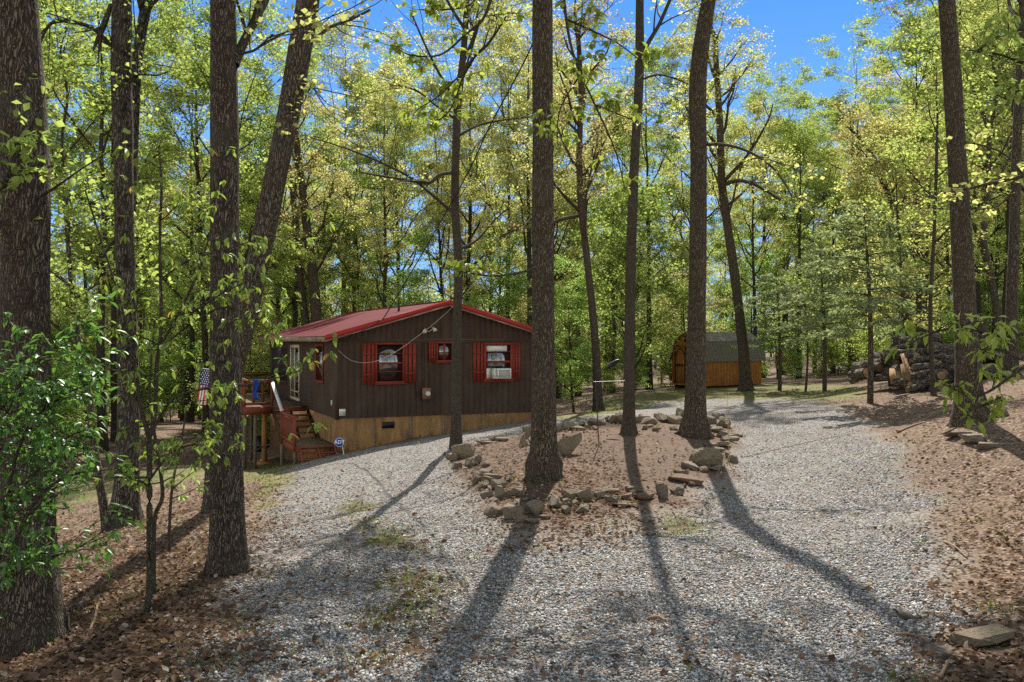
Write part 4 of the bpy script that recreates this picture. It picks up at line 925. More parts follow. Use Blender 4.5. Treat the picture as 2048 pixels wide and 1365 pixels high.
# ------------------------------------------------------------------ foreground trees, each from its own trunk line
SIDES = 26
def fore_tree(name, label, d, line, bark, leafm, H, crown0, nl, Lmax, per, leaf=.12, limbs=(), cat='tree', base_d=None, sides=SIDES, elev=.75, rough=.035, second=(4, 6)):
    """line: (px, py, width px) from the ground up, all at distance d"""
    b = UN(line[0][0], line[0][1]); b = P(line[0][0], line[0][1], d); b[2] = g2(b[0], b[1])
    root = empty(name, b, label, cat)
    pts = np.array([P(x, y, d) for x, y, w_ in line]); rad = np.array([w_ / F * d / 2 for x, y, w_ in line])
    pts[0, 2] = min(pts[0, 2], b[2])
    k = pts[1:2] * 0; 
    pts = np.vstack([pts[0] + (0, 0, -.35), pts]); rad = np.concatenate([[rad[0] * 1.12], rad])
    top = pts[-1]; dr = pts[-1] - pts[-3]; dr /= np.linalg.norm(dr); dr = dr * .6 + np.array((0, 0, .4)); dr /= np.linalg.norm(dr); rest = H - (top[2] - b[2])
    if rest > 0:
        ext = [top + dr * rest * f + np.array((rng.normal(0, .15), rng.normal(0, .15), 0)) * (f > 0) for f in (.25, .5, .75, 1.0)]
        pts = np.vstack([pts, ext]); rad = np.concatenate([rad, rad[-1] * np.array((.8, .58, .34, .08))])
    L = np.concatenate([[0], np.cumsum(np.linalg.norm(np.diff(pts, axis=0), axis=1))])
    n = int(L[-1] / .28) + 2; s = np.linspace(0, L[-1], n)
    fine = np.stack([np.interp(s, L, pts[:, i]) for i in range(3)], 1); fr = np.interp(s, L, rad)
    for _ in range(4): fine[1:-1] = (fine[:-2] + 2*fine[1:-1] + fine[2:]) / 4; fr[1:-1] = (fr[:-2] + 2*fr[1:-1] + fr[2:]) / 4
    fl_ = np.exp(-np.clip(fine[:, 2] - b[2], 0, 9) / .28); fr = fr * (1 + .28 * fl_)
    fine -= b
    tb, lf = MB(), MB(); tb.tube(fine, fr, sides, rough=rough, ph=rng.uniform(0, 6))
    if rad[1] > .12:
        a0_ = rng.uniform(0, 6.28); r0 = rad[1]
        for q in range(6):
            an = a0_ + q * 1.05 + rng.normal(0, .2); Lr = r0 * rng.uniform(1.35, 1.85); dx, dy = math.cos(an), math.sin(an)
            def gz(f): return g2(b[0] + dx*Lr*f, b[1] + dy*Lr*f) - b[2]
            tb.tube([(dx*r0*.5, dy*r0*.5, r0*1.9), (dx*r0*.82, dy*r0*.82, r0*.9), (dx*Lr*.62, dy*Lr*.62, gz(.62) + r0*.12), (dx*Lr, dy*Lr, gz(1) - r0*.25)], [r0*.3, r0*.36, r0*.3, r0*.16], 8, rough=.06)
    for lim in limbs:
        lp = np.array([P(x, y, d + dd) for x, y, w_, dd in lim]) - b; lr = np.array([w_ / F * d / 2 for x, y, w_, dd in lim])
        lp2 = bez(lp, 6); lr2 = np.interp(np.linspace(0, 1, len(lp2)), np.linspace(0, 1, len(lr)), lr); tb.tube(lp2, lr2, 8, rough=.05)
        for _ in range(5):
            i = rng.integers(len(lp2)//3, len(lp2) - 1); dd = lp2[i] - lp2[i-1]; dd = dd / np.linalg.norm(dd) + rng.normal(0, .6, 3)
            c = curve(lp2[i], dd, rng.uniform(.8, 2.0), 5, .3, .15); tb.tube(c, np.linspace(max(lr2[i]*.45, .008), .004, 5), 5)
            m = rng.poisson(per * 1.5); ii = rng.integers(1, 5, m); add_leaves(lf, c[ii] + rng.normal(0, .1, (m, 3)), leaf * .8)
    hs = np.linspace(crown0, .97, nl) + rng.normal(0, .01, nl); k = (hs - crown0) / (1 - crown0)
    lens = Lmax * (1 - .62 * k) * rng.uniform(.6, 1.1, nl)
    grow_limbs(tb, lf, fine, fr, np.clip(hs, 0, .985), lens, elev, leaf * .8, per * 3.2, second, .2, up=.8)
    tb.build('trunk', M[bark], root, True); lf.build('crown', M[leafm], root)
    return root

fore_tree('oak_tree', 'massive rough barked trunk cropped by the left edge of the picture', 8.5, [(62,1300,122),(56,1100,104),(52,800,92),(50,600,90),(53,330,90),(50,285,96),(44,250,90),(38,120,84),(32,0,80)], 'bark_oak', 'leaf_green', 24, .45, 18, 5.5, 13, limbs=[[(-20,460,26,.2),(0,445,20,.1),(10,440,16,0)]])
fore_tree('maple_tree', 'blotchy barked forked trunk standing on the leafy slope left of the lawn', 17, [(248,1068,64),(252,1010,52),(258,900,44),(256,700,40),(250,520,36),(247,330,36),(246,240,42),(240,150,38),(243,60,38),(245,0,37)], 'bark_blotchy', 'leaf_green', 23, .5, 18, 4.8, 15,
    limbs=[[(262,420,20,.5),(266,300,22,.7),(272,150,23,.8),(283,60,23,.9),(292,0,22,1.0),(310,-160,18,1.2),(320,-300,10,1.4)], [(222,92,9,-.1),(190,60,9,-.3),(150,45,8,-.5),(110,44,7,-.6),(92,60,6,-.7),(80,90,4,-.8)], [(222,10,9,0),(208,50,12,-.2),(195,80,9,-.3),(186,102,2,-.4)], [(262,158,14,-.1),(271,150,12,-.2),(274,146,10,-.2)]])
fore_tree('young_maple', 'crooked slim trunk leaning just left of the blotchy forked tree', 18, [(217,1062,18),(202,978,17),(187,900,16),(182,840,15),(186,797,15),(170,773,14),(158,700,13),(150,640,11),(138,520,9),(132,420,8),(120,250,6)], 'bark_grey', 'leaf_green', 11, .35, 12, 3.0, 14, sides=12)
fore_tree('oak_tree', 'thick dark straight trunk rooted at the left edge of the gravel', 10.5, [(456,1132,70),(455,1050,66),(452,900,64),(449,700,58),(450,500,55),(450,300,55),(447,150,53),(446,0,50)], 'bark_oak', 'leaf_yellow', 25, .43, 26, 5.8, 15,
    limbs=[[(468,130,22,0),(480,100,20,.1),(500,60,18,.2),(530,0,17,.4),(580,-110,13,.7),(640,-240,8,1)], [(478,108,6,-.1),(510,100,5,-.3),(545,70,4,-.6)]])
fore_tree('ash_tree', 'thick trunk leaning right behind the dark straight trunk', 16, [(430,1008,44),(432,930,42),(440,850,42),(468,730,43),(498,610,44),(525,480,44),(552,350,44),(580,220,44),(602,90,46),(618,0,46)], 'bark_grey', 'leaf_yellow', 24, .43, 25, 5.6, 13,
    limbs=[[(612,165,8,-.1),(622,170,7,-.2),(628,178,6,-.2)], [(630,80,8,.2),(660,55,7,.5),(700,40,6,.8),(740,20,5,1)]])
fore_tree('slim_tree', 'slim smooth trunk in front of the cabin gable at the left end of the ring', 22, [(912,897,23),(912,800,20),(912,700,18),(917,560,17),(917,500,18),(909,420,16),(912,300,16),(914,210,16),(926,120,13),(935,0,11)], 'bark_smooth', 'leaf_yellow', 16, .58, 13, 3.6, 10, sides=14,
    limbs=[[(906,425,7,0),(870,395,6,-.4),(820,355,5,-.8),(760,325,4,-1.2),(700,300,3,-1.6),(620,275,2,-2)], [(908,345,7,0),(880,350,7,-.4),(858,366,7,-.6),(820,362,5,-.9),(760,352,4,-1.3),(720,345,2.5,-1.6)], [(922,497,6,0),(955,480,5,.3),(990,440,4,.6),(1020,415,2,.9)], [(918,210,6,0),(880,150,5,-.5),(850,90,4,-1),(820,20,3,-1.5)], [(920,270,6,0),(960,250,5,.4),(1010,240,4,.8),(1060,235,2,1.2)], [(906,235,5,0),(870,210,4,-.4),(830,180,3,-.7),(780,170,2,-1.2)]])
fore_tree('oak_tree', 'thick straight furrowed trunk in the middle of the planting bed', 15.4, [(1088,978,66),(1088,940,56),(1088,860,50),(1087,700,46),(1086,500,44),(1085,250,42),(1085,0,40)], 'bark_brown', 'leaf_yellow', 25, .48, 24, 5.6, 22)
fore_tree('cherry_tree', 'thin straight trunk between the two thick trunks of the planting bed', 20, [(1258,882,28),(1258,830,23),(1259,700,22),(1262,500,20),(1268,330,19),(1278,180,18),(1280,100,18),(1279,0,16)], 'bark_smooth', 'leaf_yellow', 22, .55, 22, 5.0, 22, sides=16,
    limbs=[[(1284,108,10,0),(1300,80,9,.2),(1318,50,8,.3),(1340,0,7,.5),(1380,-90,5,.8)], [(1282,160,5,0),(1320,150,4,.4),(1370,165,3,.8)]])
fore_tree('oak_tree', 'thick trunk with a bent top at the right end of the planting bed', 20.5, [(1390,888,52),(1391,840,44),(1392,750,39),(1394,600,35),(1396,450,33),(1398,300,33),(1394,200,34),(1395,150,34),(1403,80,32),(1418,0,29)], 'bark_brown', 'leaf_yellow', 24, .6, 15, 5.0, 20, limbs=[[(1410,290,6,0),(1450,290,6,-.5),(1500,305,5,-1),(1550,340,4,-1.5),(1585,395,2,-2)]])
fore_tree('oak_tree', 'thick rough trunk standing on the right bank in front of the woodpile', 17, [(1942,838,60),(1938,790,50),(1934,700,44),(1927,560,40),(1918,400,37),(1908,200,35),(1900,80,33),(1893,0,32)], 'bark_brown', 'leaf_yellow', 24, .43, 25, 5.3999999999999995, 13)
fore_tree('maple_tree', 'slender trunk at the far right edge rising behind the bank', 28, [(2022,712,26),(2024,600,22),(2029,450,19),(2033,300,18),(2040,150,17),(2048,0,16)], 'bark_grey', 'leaf_yellow', 22, .5, 15, 4.2, 12, sides=14)
fore_tree('maple_tree', 'brown trunk leaning left in front of the garden shed', 43, [(1492,768,26),(1487,700,21),(1478,620,19),(1465,520,18),(1452,430,17),(1443,370,16),(1440,250,14),(1430,100,11)], 'bark_brown', 'leaf_yellow', 19, .4, 18, 5, 16, sides=14, limbs=[[(1443,372,9,0),(1475,362,8,-.6),(1510,370,6,-1),(1560,400,4,-1.6)]])
fore_tree('maple_tree', 'slender trunk leaning left on the lawn right of the cabin', 38, [(1197,806,20),(1192,700,16),(1183,600,15),(1172,500,14),(1160,400,13),(1158,300,12),(1163,200,11),(1156,60,9)], 'bark_brown', 'leaf_peach', 18, .42, 18, 4.6, 15, sides=14, limbs=[[(1156,432,8,0),(1120,440,7,-.5),(1080,455,6,-.9),(1030,460,4,-1.3),(990,480,2,-1.8)]])
fore_tree('maple_tree', 'pair of close set leaning trunks rising behind the cabin roof', 47, [(640,700,24),(632,620,22),(625,540,20),(612,440,17),(600,340,14),(590,250,11)], 'bark_brown', 'leaf_peach', 15, .5, 16, 4.5, 14, sides=12, limbs=[[(618,690,15,.3),(606,600,15,.4),(596,500,14,.5),(590,430,12,.6),(580,350,9,.8),(575,300,5,1)]])
fore_tree('arched_tree', 'thin arching trunk bending over left behind the woodpile', 38, [(1826,745,15),(1818,640,13),(1808,550,12),(1795,460,11),(1775,380,9),(1755,325,8),(1725,280,7),(1690,250,4)], 'bark_grey', 'leaf_peach', 5, .55, 12, 3, 12, sides=10)
fore_tree('thin_tree', 'very thin straight young trunk in front of the woodpile', 26.5, [(1868,778,10),(1862,700,9),(1860,600,8),(1868,480,7),(1873,330,6),(1876,200,4)], 'bark_smooth', 'leaf_green', 10, .4, 10, 2.4, 10, sides=10)
fore_tree('maple_tree', 'curving trunk that meets a second stem at the right beside the bank', 36, [(2003,705,17),(1995,620,15),(1978,540,13),(1965,480,11),(1975,380,10),(1980,250,8)], 'bark_grey', 'leaf_green', 15, .45, 14, 3.6, 14, sides=12, limbs=[[(1978,545,9,.2),(1958,480,8,.3),(1940,420,7,.4),(1935,350,4,.5)]])

# ------------------------------------------------------------------ woods: kinds of tree, then individuals
KINDS = {
 'tall_yellow': [tree_proto('forest_tree', 23, .22, .36, 16, 6.6, .75, .125, 62, M['bark_far'], M['leaf_yellow'], second=(6, 8)), tree_proto('forest_tree', 21, .2, .33, 16, 6.0, .8, .12, 62, M['bark_far'], M['leaf_yellow'], .05, second=(6, 8)), tree_proto('forest_tree', 24, .25, .4, 17, 6.8, .7, .125, 60, M['bark_far'], M['leaf_yellow'], .03, second=(6, 8))],
 'tall_green': [tree_proto('forest_tree', 22, .22, .3, 18, 6.0, .65, .125, 68, M['bark_far'], M['leaf_green'], second=(6, 8)), tree_proto('forest_tree', 20, .19, .28, 18, 5.6, .7, .12, 68, M['bark_far'], M['leaf_green'], .05, second=(6, 8))],
 'tall_peach': [tree_proto('forest_tree', 20, .2, .36, 16, 6.2, .75, .11, 60, M['bark_far'], M['leaf_peach'], second=(6, 8))],
 'under_yellow': [tree_proto('understory_tree', 9.5, .085, .2, 22, 3.0, .35, .11, 34, M['bark_far'], M['leaf_yellow'], .06, .05, .2), tree_proto('understory_tree', 8, .07, .16, 20, 2.7, .3, .11, 34, M['bark_far'], M['leaf_peach'], .06, .05, .2)],
 'under_green': [tree_proto('understory_tree', 10, .09, .15, 24, 3.0, .35, .12, 36, M['bark_far'], M['leaf_shrub'], .05, .05, .2), tree_proto('understory_tree', 7.5, .07, .12, 22, 2.6, .35, .11, 36, M['bark_far'], M['leaf_green'], .06, .05, .2)],
 'shrub': [tree_proto('forest_shrub', 3.6, .03, .06, 18, 1.5, .6, .1, 30, M['bark_far'], M['leaf_shrub'], .05, .05, .17, (3, 4), twig=.6), tree_proto('forest_shrub', 2.8, .03, .05, 17, 1.4, .6, .1, 28, M['bark_far'], M['leaf_green'], .05, .05, .2, (3, 4), twig=.6)],
}
LAB = {'tall_yellow': ('tall tree with sparse yellow-green leaves deep in the woods', 'tree', 'tall yellow-green trees of the woods'), 'tall_green': ('tall tree with fresh green leaves deep in the woods', 'tree', 'tall green trees of the woods'),
 'tall_peach': ('tall tree with reddish young leaves deep in the woods', 'tree', 'tall reddish-leaved trees of the woods'), 'under_yellow': ('small yellow-green understory tree among the trunks of the woods', 'tree', 'yellow understory trees'),
 'under_green': ('small leafy green understory tree among the trunks of the woods', 'tree', 'green understory trees'), 'shrub': ('leafy green shrub on the forest floor at the edge of the woods', 'shrub', 'shrubs of the woods')}
used = set()
def put(kind, x, y, sc=1.0, H=None):
    pr = random.choice(KINDS[kind])
    if pr.name in used: o = copy_tree(pr)
    else: o = pr; used.add(pr.name)
    if H: sc = H / pr['height']
    o.location = (x, y, g2(x, y) - .02); o.rotation_euler = (0, 0, random.uniform(0, 6.28)); o.scale = (sc, sc, sc)
    setp(o, *LAB[kind]); return o
def blocked(x, y, m=1.2):
    q = np.array((x - A0[0], y - A0[1])); a, b = q @ E1, q @ E2
    if -3.5 - m < a < HW + m and -2 - m < b < HL + 1 + m: return True
    q = np.array((x - SC[0], y - SC[1])); a = q @ es; b = q @ np.array((-es[1], es[0]))
    if -1 - m < a < SL + m and -m - 3 < b < SW + m: return True
    for arr in (w_gr, w_la, w_is):
        if g2v(np.array([x]), np.array([y]), arr)[0] > .05: return True
    return False
def scatter(n, dmin, dmax, kinds, fn, mind, tries=40):
    pts = []
    for _ in range(n):
        for _ in range(tries):
            px = random.uniform(-330, 2380); d = math.sqrt(random.uniform(dmin**2, dmax**2)); x = (px - 1024) / F * d
            if blocked(x, d) or any((x - a)**2 + (d - b)**2 < mind**2 for a, b in pts): continue
            r_ = fn(px, d)
            if r_ is None: continue
            pts.append((x, d)); kd = random.choices([k for k, _ in kinds], [w_ for _, w_ in kinds])[0]
            if px < 560 and kd == 'tall_yellow' and random.random() < .7: kd = 'tall_green'
            put(kd, x, d, H=r_); break
def top_h(px, d, py): return CZ + (682.5 - py) / F * d - g2((px - 1024) / F * d, d)
def tall_h(px, d):
    if 640 < px < 1060:
        if d < 46: return None
        H = top_h(px, d, random.uniform(-20, 400)); return H if 8 < H < 28 else None
    if 1450 < px < 1900 and random.random() < .2:
        H = top_h(px, d, random.uniform(90, 300)); return H if 9 < H < 26 else None
    if d < 37 and px > 600: return None
    xx = (px - 1024) / F * d
    if (9 < xx < 20 and d < 49) or (7 < xx < 15 and d < 62): return None
    return random.uniform(17, 26)
scatter(165, 35, 112, [('tall_yellow', 5), ('tall_green', 2.5), ('tall_peach', 2)], tall_h, 2.8)
scatter(105, 35, 95, [('under_yellow', 4), ('under_green', 5)], lambda px, d: random.uniform(5, 11) if not (520 < px < 1110 and d < 44) else None, 2.4)
scatter(130, 34, 80, [('shrub', 1)], lambda px, d: random.uniform(1.3, 3.4) if px > 560 else random.uniform(2, 5), 1.6)
for pr in sum(KINDS.values(), []):
    if pr.name not in used: put([k for k, v in KINDS.items() if pr in v][0], random.uniform(-20, 20), 90)

for x, y in ((-12,-14),(-7,-20),(-2,-17),(4,-22),(9,-15),(14,-24),(-16,-26),(1,-30),(-9,-34),(8,-36)):
    put(random.choice(['tall_yellow', 'tall_green']), x, y, H=random.uniform(17, 24))
def distant_woods():
    lf = MB(); n = 420; 
    for _ in range(n):
        d = random.uniform(112, 170); x = random.uniform(-.72, .72) * d; z = g2(x, d); H = random.uniform(13, 21)
        if -.22 < x/d < .02: H *= .75
        m = 1100; t = rng.uniform(.1, 1, m); rr = 3.4 * np.sin(np.clip(t, .05, .98) * math.pi) ** .6
        p = np.stack([x + rng.normal(0, .55, m) * rr, d + rng.normal(0, .55, m) * rr, z + t * H], 1); add_leaves(lf, p, .3)
        lf.tube([(x, d, z - .5), (x + .2, d, z + H*.5), (x, d, z + H*.95)], [.22, .16, .03], 5, m=1)
    o = lf.build('distant_woods', [M['leaf_yellow'], M['bark_far']]); o['kind'] = 'stuff'; o['label'] = 'far mass of spring woods closing the view behind the trees'; o['category'] = 'woods'
distant_woods()

# ------------------------------------------------------------------ hemlock and dogwood by the woodpile
def hemlock(px, py, d, H, label):
    b = P(px, py, d); b[2] = g2(b[0], b[1]); root = empty('hemlock_tree', b, label, 'tree'); tb, lf = MB(), MB()
    z = np.linspace(-.2, H, 12); tr = np.stack([.06*np.sin(z*.7) - .03*z, .05*np.cos(z*.6), z], 1); rad = .1 * (1 - z.clip(0)/H*.9); tb.tube(tr, rad, 12, rough=.06)
    az = 0
    for h in np.linspace(.36, .97, 30):
        az += 2.4; p = np.array([np.interp(h*H, z, tr[:, k]) for k in range(3)]); L = 3.4 * (1 - h) ** .6 * random.uniform(.4, 1.15) + .25
        c = curve(p, (math.cos(az), math.sin(az), .25), L, 8, -.5, .06); tb.tube(c, np.linspace(.022, .004, 8), 4)
        m = int(210 * L / 2); t = rng.uniform(.15, 1, m) * 7; i = np.minimum(t.astype(int), 6); q = c[i] + (c[i+1] - c[i]) * (t - i)[:, None]
        side = np.array((-math.sin(az), math.cos(az), 0)); w_ = (1.15 - t/7) * .75
        q = q + side * (rng.uniform(-1, 1, m) * w_)[:, None] + np.array((0, 0, 1.0)) * rng.normal(-.04, .04, m)[:, None]
        a = rng.normal(0, .5, (m, 3)) + np.array((math.cos(az), math.sin(az), -.25)); a /= np.linalg.norm(a, axis=1)[:, None]
        s = np.cross(a, np.array((0, 0, 1.0)) + rng.normal(0, .25, (m, 3))); s /= np.linalg.norm(s, axis=1)[:, None]
        Ln, Wn = .16, .045
        v = np.stack([q, q + a*Ln*.5 + s*Wn, q + a*Ln, q + a*Ln*.5 - s*Wn], 1).reshape(-1, 3); lf.add(v, quads=np.arange(m*4).reshape(m, 4))
    tb.build('trunk', M['bark_grey'], root, True); lf.build('crown', M['needle'], root)
hemlock(1742, 787, 27, 6.2, 'grey-green drooping hemlock with a dark thin trunk left of the woodpile')
hemlock(1560, 762, 42, 5.6, 'pale hemlock sapling farther back right of the garden shed')
hemlock(1650, 770, 38, 6.4, 'spreading pale hemlock between the shed and the woodpile')
b = P(1612, 770, 40); b[2] = g2(b[0], b[1]); dg = empty('dogwood_tree', b, 'small dogwood with a spray of white blossom right of the shed', 'tree')
tb, lf, fl2 = MB(), MB(), MB(); H = 5.4; z = np.linspace(-.2, H, 8); tr = np.stack([.08*np.sin(z), .05*np.cos(z), z], 1); rad = .06*(1 - .85*z.clip(0)/H); tb.tube(tr, rad, 8)
grow_limbs(tb, lf, tr, rad, np.linspace(.35, .95, 12), np.linspace(1.8, .7, 12), .3, .1, 9, twig=.6, spread=.15)
pos = np.concatenate([rng.normal(0, 1, (90, 3))*np.array((.42, .4, .16)) + np.array(P(1612, 585, 40) - b), rng.normal(0, 1, (40, 3))*np.array((.3, .3, .12)) + np.array(P(1585, 603, 40) - b)]); add_leaves(fl2, pos, .13)
tb.build('trunk', M['bark_grey'], dg, True); lf.build('crown', M['leaf_green'], dg); fl2.build('blossom', M['petal'], dg)

# ------------------------------------------------------------------ near saplings and leafy branches
def leafy_twig(tb, lf, p, dirn, L, r0, nleaf, size, hang=.6, whorl=5, up=.15, lobed=False, wr=.42):
    c = curve(p, dirn, L, 7, up, .12); tb.tube(c, np.linspace(r0, .0025, 7), 5)
    for k in range(nleaf):
        t = (k + .6) / nleaf * 6; i = min(int(t), 5); q = c[i] + (c[i+1] - c[i]) * (t - i)
        n = random.randint(max(2, whorl - 2), whorl + 1); axd = c[i+1] - c[i]; axd = axd / np.linalg.norm(axd)
        st = q + axd * .05 + rng.normal(0, .03, 3); tb.tube([q, st], .002, 3)
        a = axd[None] * .5 + rng.normal(0, .55, (n, 3)) - np.array((0, 0, hang))
        add_blades(lf, np.repeat(st[None], n, 0) + rng.normal(0, .012, (n, 3)), a, size * rng.uniform(.65, 1.2, n), size * wr * rng.uniform(.8, 1.15, n), .2, lobed=lobed)
def px_sapling(name, label, d, stems, leafm, twigs, size, rad_px=6, hang=.7, whorl=5, bark='bark_smooth', cat='sapling', L=(.35, .95), nl=3, lobed=False, free=False, wr=.42, up=.15):
    b = P(stems[0][0][0], stems[0][0][1], d); b0 = b.copy()
    if not free: b[2] = g2(b[0], b[1])
    root = empty(name, b, label, cat); tb, lf = MB(), MB()
    for st in stems:
        pts = np.array([P(s[0], s[1], d + (s[3] if len(s) > 3 else 0)) for s in st]); rd = np.array([s[2] / F * d / 2 for s in st]); pp = bez(pts, 8); rr = np.interp(np.linspace(0, 1, len(pp)), np.linspace(0, 1, len(rd)), rd)
        pp = pp - b
        if st is stems[0] and not free: pp[0, 2] = -.06
        tb.tube(pp, rr, 10, rough=.05)
        n = int(twigs * len(st))
        for _ in range(n):
            i = rng.integers(int(len(pp)*.25) if not free else 2, len(pp)); az = rng.uniform(0, 6.28); dv = np.array((math.cos(az), math.sin(az)*.8, rng.uniform(-.15, .55)))
            leafy_twig(tb, lf, pp[i], dv, rng.uniform(*L), max(rr[i]*.45, .004), nl, size, hang, whorl, lobed=lobed, wr=wr, up=up)
    tb.build('trunk', M[bark], root, True); lf.build('crown', M[leafm], root); return root
px_sapling('hickory_sapling', 'forked thin sapling with drooping pale leaves on the slope left of the gravel', 8.8, [[(286,1248,15),(298,1184,13),(299,1017,12),(297,880,11),(283,823,8),(270,729,7),(257,680,6),(240,600,5),(215,520,4),(170,380,3)], [(297,880,11),(309,833,9),(314,729,8),(322,650,7),(320,468,6),(323,373,5),(318,290,3)], [(322,690,6),(345,650,5),(390,560,5),(420,470,4),(440,410,3)], [(320,640,4),(390,620,4,-.3),(440,590,3,-.5),(500,560,2,-.8)], [(300,872,6),(345,800,5,-.1),(420,776,4,-.2),(500,770,3,-.3),(600,742,2,-.4)], [(318,700,5),(380,650,4,-.1),(450,615,4,-.2),(520,640,3,-.3),(585,660,2,-.3)], [(299,960,5),(345,905,4,-.1),(400,890,3,-.2),(470,912,3,-.3),(560,880,2,-.4)], [(320,560,4),(380,520,4,-.1),(450,500,3,-.3),(540,470,2,-.4)]], 'leaf_drab', 2.1, .092, hang=1.0)
px_sapling('hickory_sapling', 'thin crooked sapling just right of the forked one', 9.6, [[(307,1188,10),(309,1043,9),(325,990,8),(314,900,7),(305,840,6),(300,760,5),(310,640,3)]], 'leaf_drab', 1.7, .09, hang=.9)
px_sapling('hickory_sapling', 'low thin sapling on the litter below the lawn', 12.5, [[(338,1072,6),(342,1000,6),(352,930,5),(365,870,4),(372,820,3)]], 'leaf_shrub', 1.6, .12, hang=.5)
px_sapling('leafy_bush', 'dense dark green leafy bush at the lower left before the massive trunk', 5.6, [[(-40,1420,12),(-10,1250,11),(20,1120,10),(60,1020,8),(120,960,6),(190,940,3)], [(-20,1280,9),(0,1100,9),(20,960,8),(60,850,6),(130,790,4),(200,760,3)], [(-10,1200,8),(30,1150,7),(90,1120,5),(150,1100,3)], [(-10,1100,7),(-5,900,7),(30,790,5),(70,730,4),(110,690,3)], [(10,1000,6),(60,960,5),(110,890,4),(170,860,3)], [(-30,1250,8),(-20,1000,8),(-10,850,7),(20,800,5),(60,780,3)]], 'leaf_dark', 4.0, .07, hang=.35, whorl=4, cat='bush', L=(.15, .5), nl=5)
px_sapling('leafy_branch', 'bright leafy branch entering from the right edge in front of the thick trunk', 4.6, [[(2120,640,9),(2048,668,7),(1990,672,6),(1930,655,5),(1870,665,4),(1815,690,2)], [(2110,690,7),(2040,740,6,.1),(1960,790,5,.2),(1890,770,4,.2),(1830,740,2,.2)], [(2100,700,6),(2048,720,5),(2000,700,4),(1960,700,2)], [(1960,790,4,.2),(1920,850,3,.2),(1880,870,2,.2)]], 'leaf_big', 1.6, .076, hang=.8, whorl=5, cat='branch', L=(.06, .22), nl=2, free=True)
px_sapling('maple_branch', 'pale maple branch with yellow leaves reaching left across the right-hand trunk', 12, [[(2140,330,9),(2048,352,7),(1970,370,6),(1900,385,4),(1850,395,3)], [(2048,352,5),(2010,310,4,.2),(1960,290,3,.3),(1910,285,2,.3)], [(2040,360,4),(2000,410,3,.1),(1950,420,2,.2)]], 'leaf_yellow', 1.3, .1, hang=.3, whorl=3, cat='branch', L=(.2, .6), nl=3, lobed=True, free=True, wr=.8)
px_sapling('leafy_branch', 'small green leafy branch in the upper right corner', 7, [[(2140,120,8),(2060,130,6),(2000,110,4),(1930,100,2)], [(2080,180,6),(2030,200,4),(1990,190,2)], [(2100,80,6),(2048,60,4),(2010,70,2)]], 'leaf_green', 2.6, .1, hang=.6, whorl=4, cat='branch', L=(.1, .3), nl=3, free=True)
px_sapling('leafy_branch', 'light green leafy branches hanging before the sky left of the slim trunk', 13, [[(1000,-120,8),(975,20,6),(930,70,5),(880,110,4),(820,110,3),(780,90,2)], [(960,40,5),(930,140,4,.2),(900,220,3,.3),(860,250,2,.4)], [(985,-40,6),(940,10,4),(880,20,3),(840,20,2)], [(930,140,4),(880,190,3),(830,225,2),(820,260,2)]], 'leaf_big', 2.6, .13, hang=.5, whorl=4, cat='branch', L=(.2, .6), nl=3, free=True, wr=.62)
px_sapling('leafy_branch', 'long light green leafy branches hanging right of the thick central trunk', 12.5, [[(1120,-140,8),(1130,20,6),(1150,120,5),(1190,210,4),(1230,300,3),(1250,380,2)], [(1135,40,5),(1180,60,4,.2),(1240,90,3,.3),(1290,130,2,.4)], [(1160,150,4),(1120,220,3),(1115,290,2)], [(1190,210,4),(1240,230,3,.3),(1290,250,2,.4)]], 'leaf_big', 2.6, .13, hang=.5, whorl=4, cat='branch', L=(.2, .6), nl=3, free=True, wr=.62)
px_sapling('leafy_twig', 'small leafy twig crossing the massive left trunk', 7.6, [[(-40,420,6),(0,380,5),(50,350,4),(100,335,2)], [(0,380,4),(40,300,3),(70,285,2)]], 'leaf_green', 2.4, .1, hang=.4, whorl=3, cat='branch', L=(.1, .3), nl=2, free=True, lobed=True, wr=.7)
px_sapling('leafy_twig', 'pale twig with a row of leaves crossing the slim trunk above the roof', 12, [[(1075,535,5),(1030,548,4),(980,552,4),(930,545,3),(880,535,2)]], 'leaf_big', 2.4, .12, hang=.2, whorl=3, cat='branch', L=(.06, .2), nl=2, free=True, wr=.6)

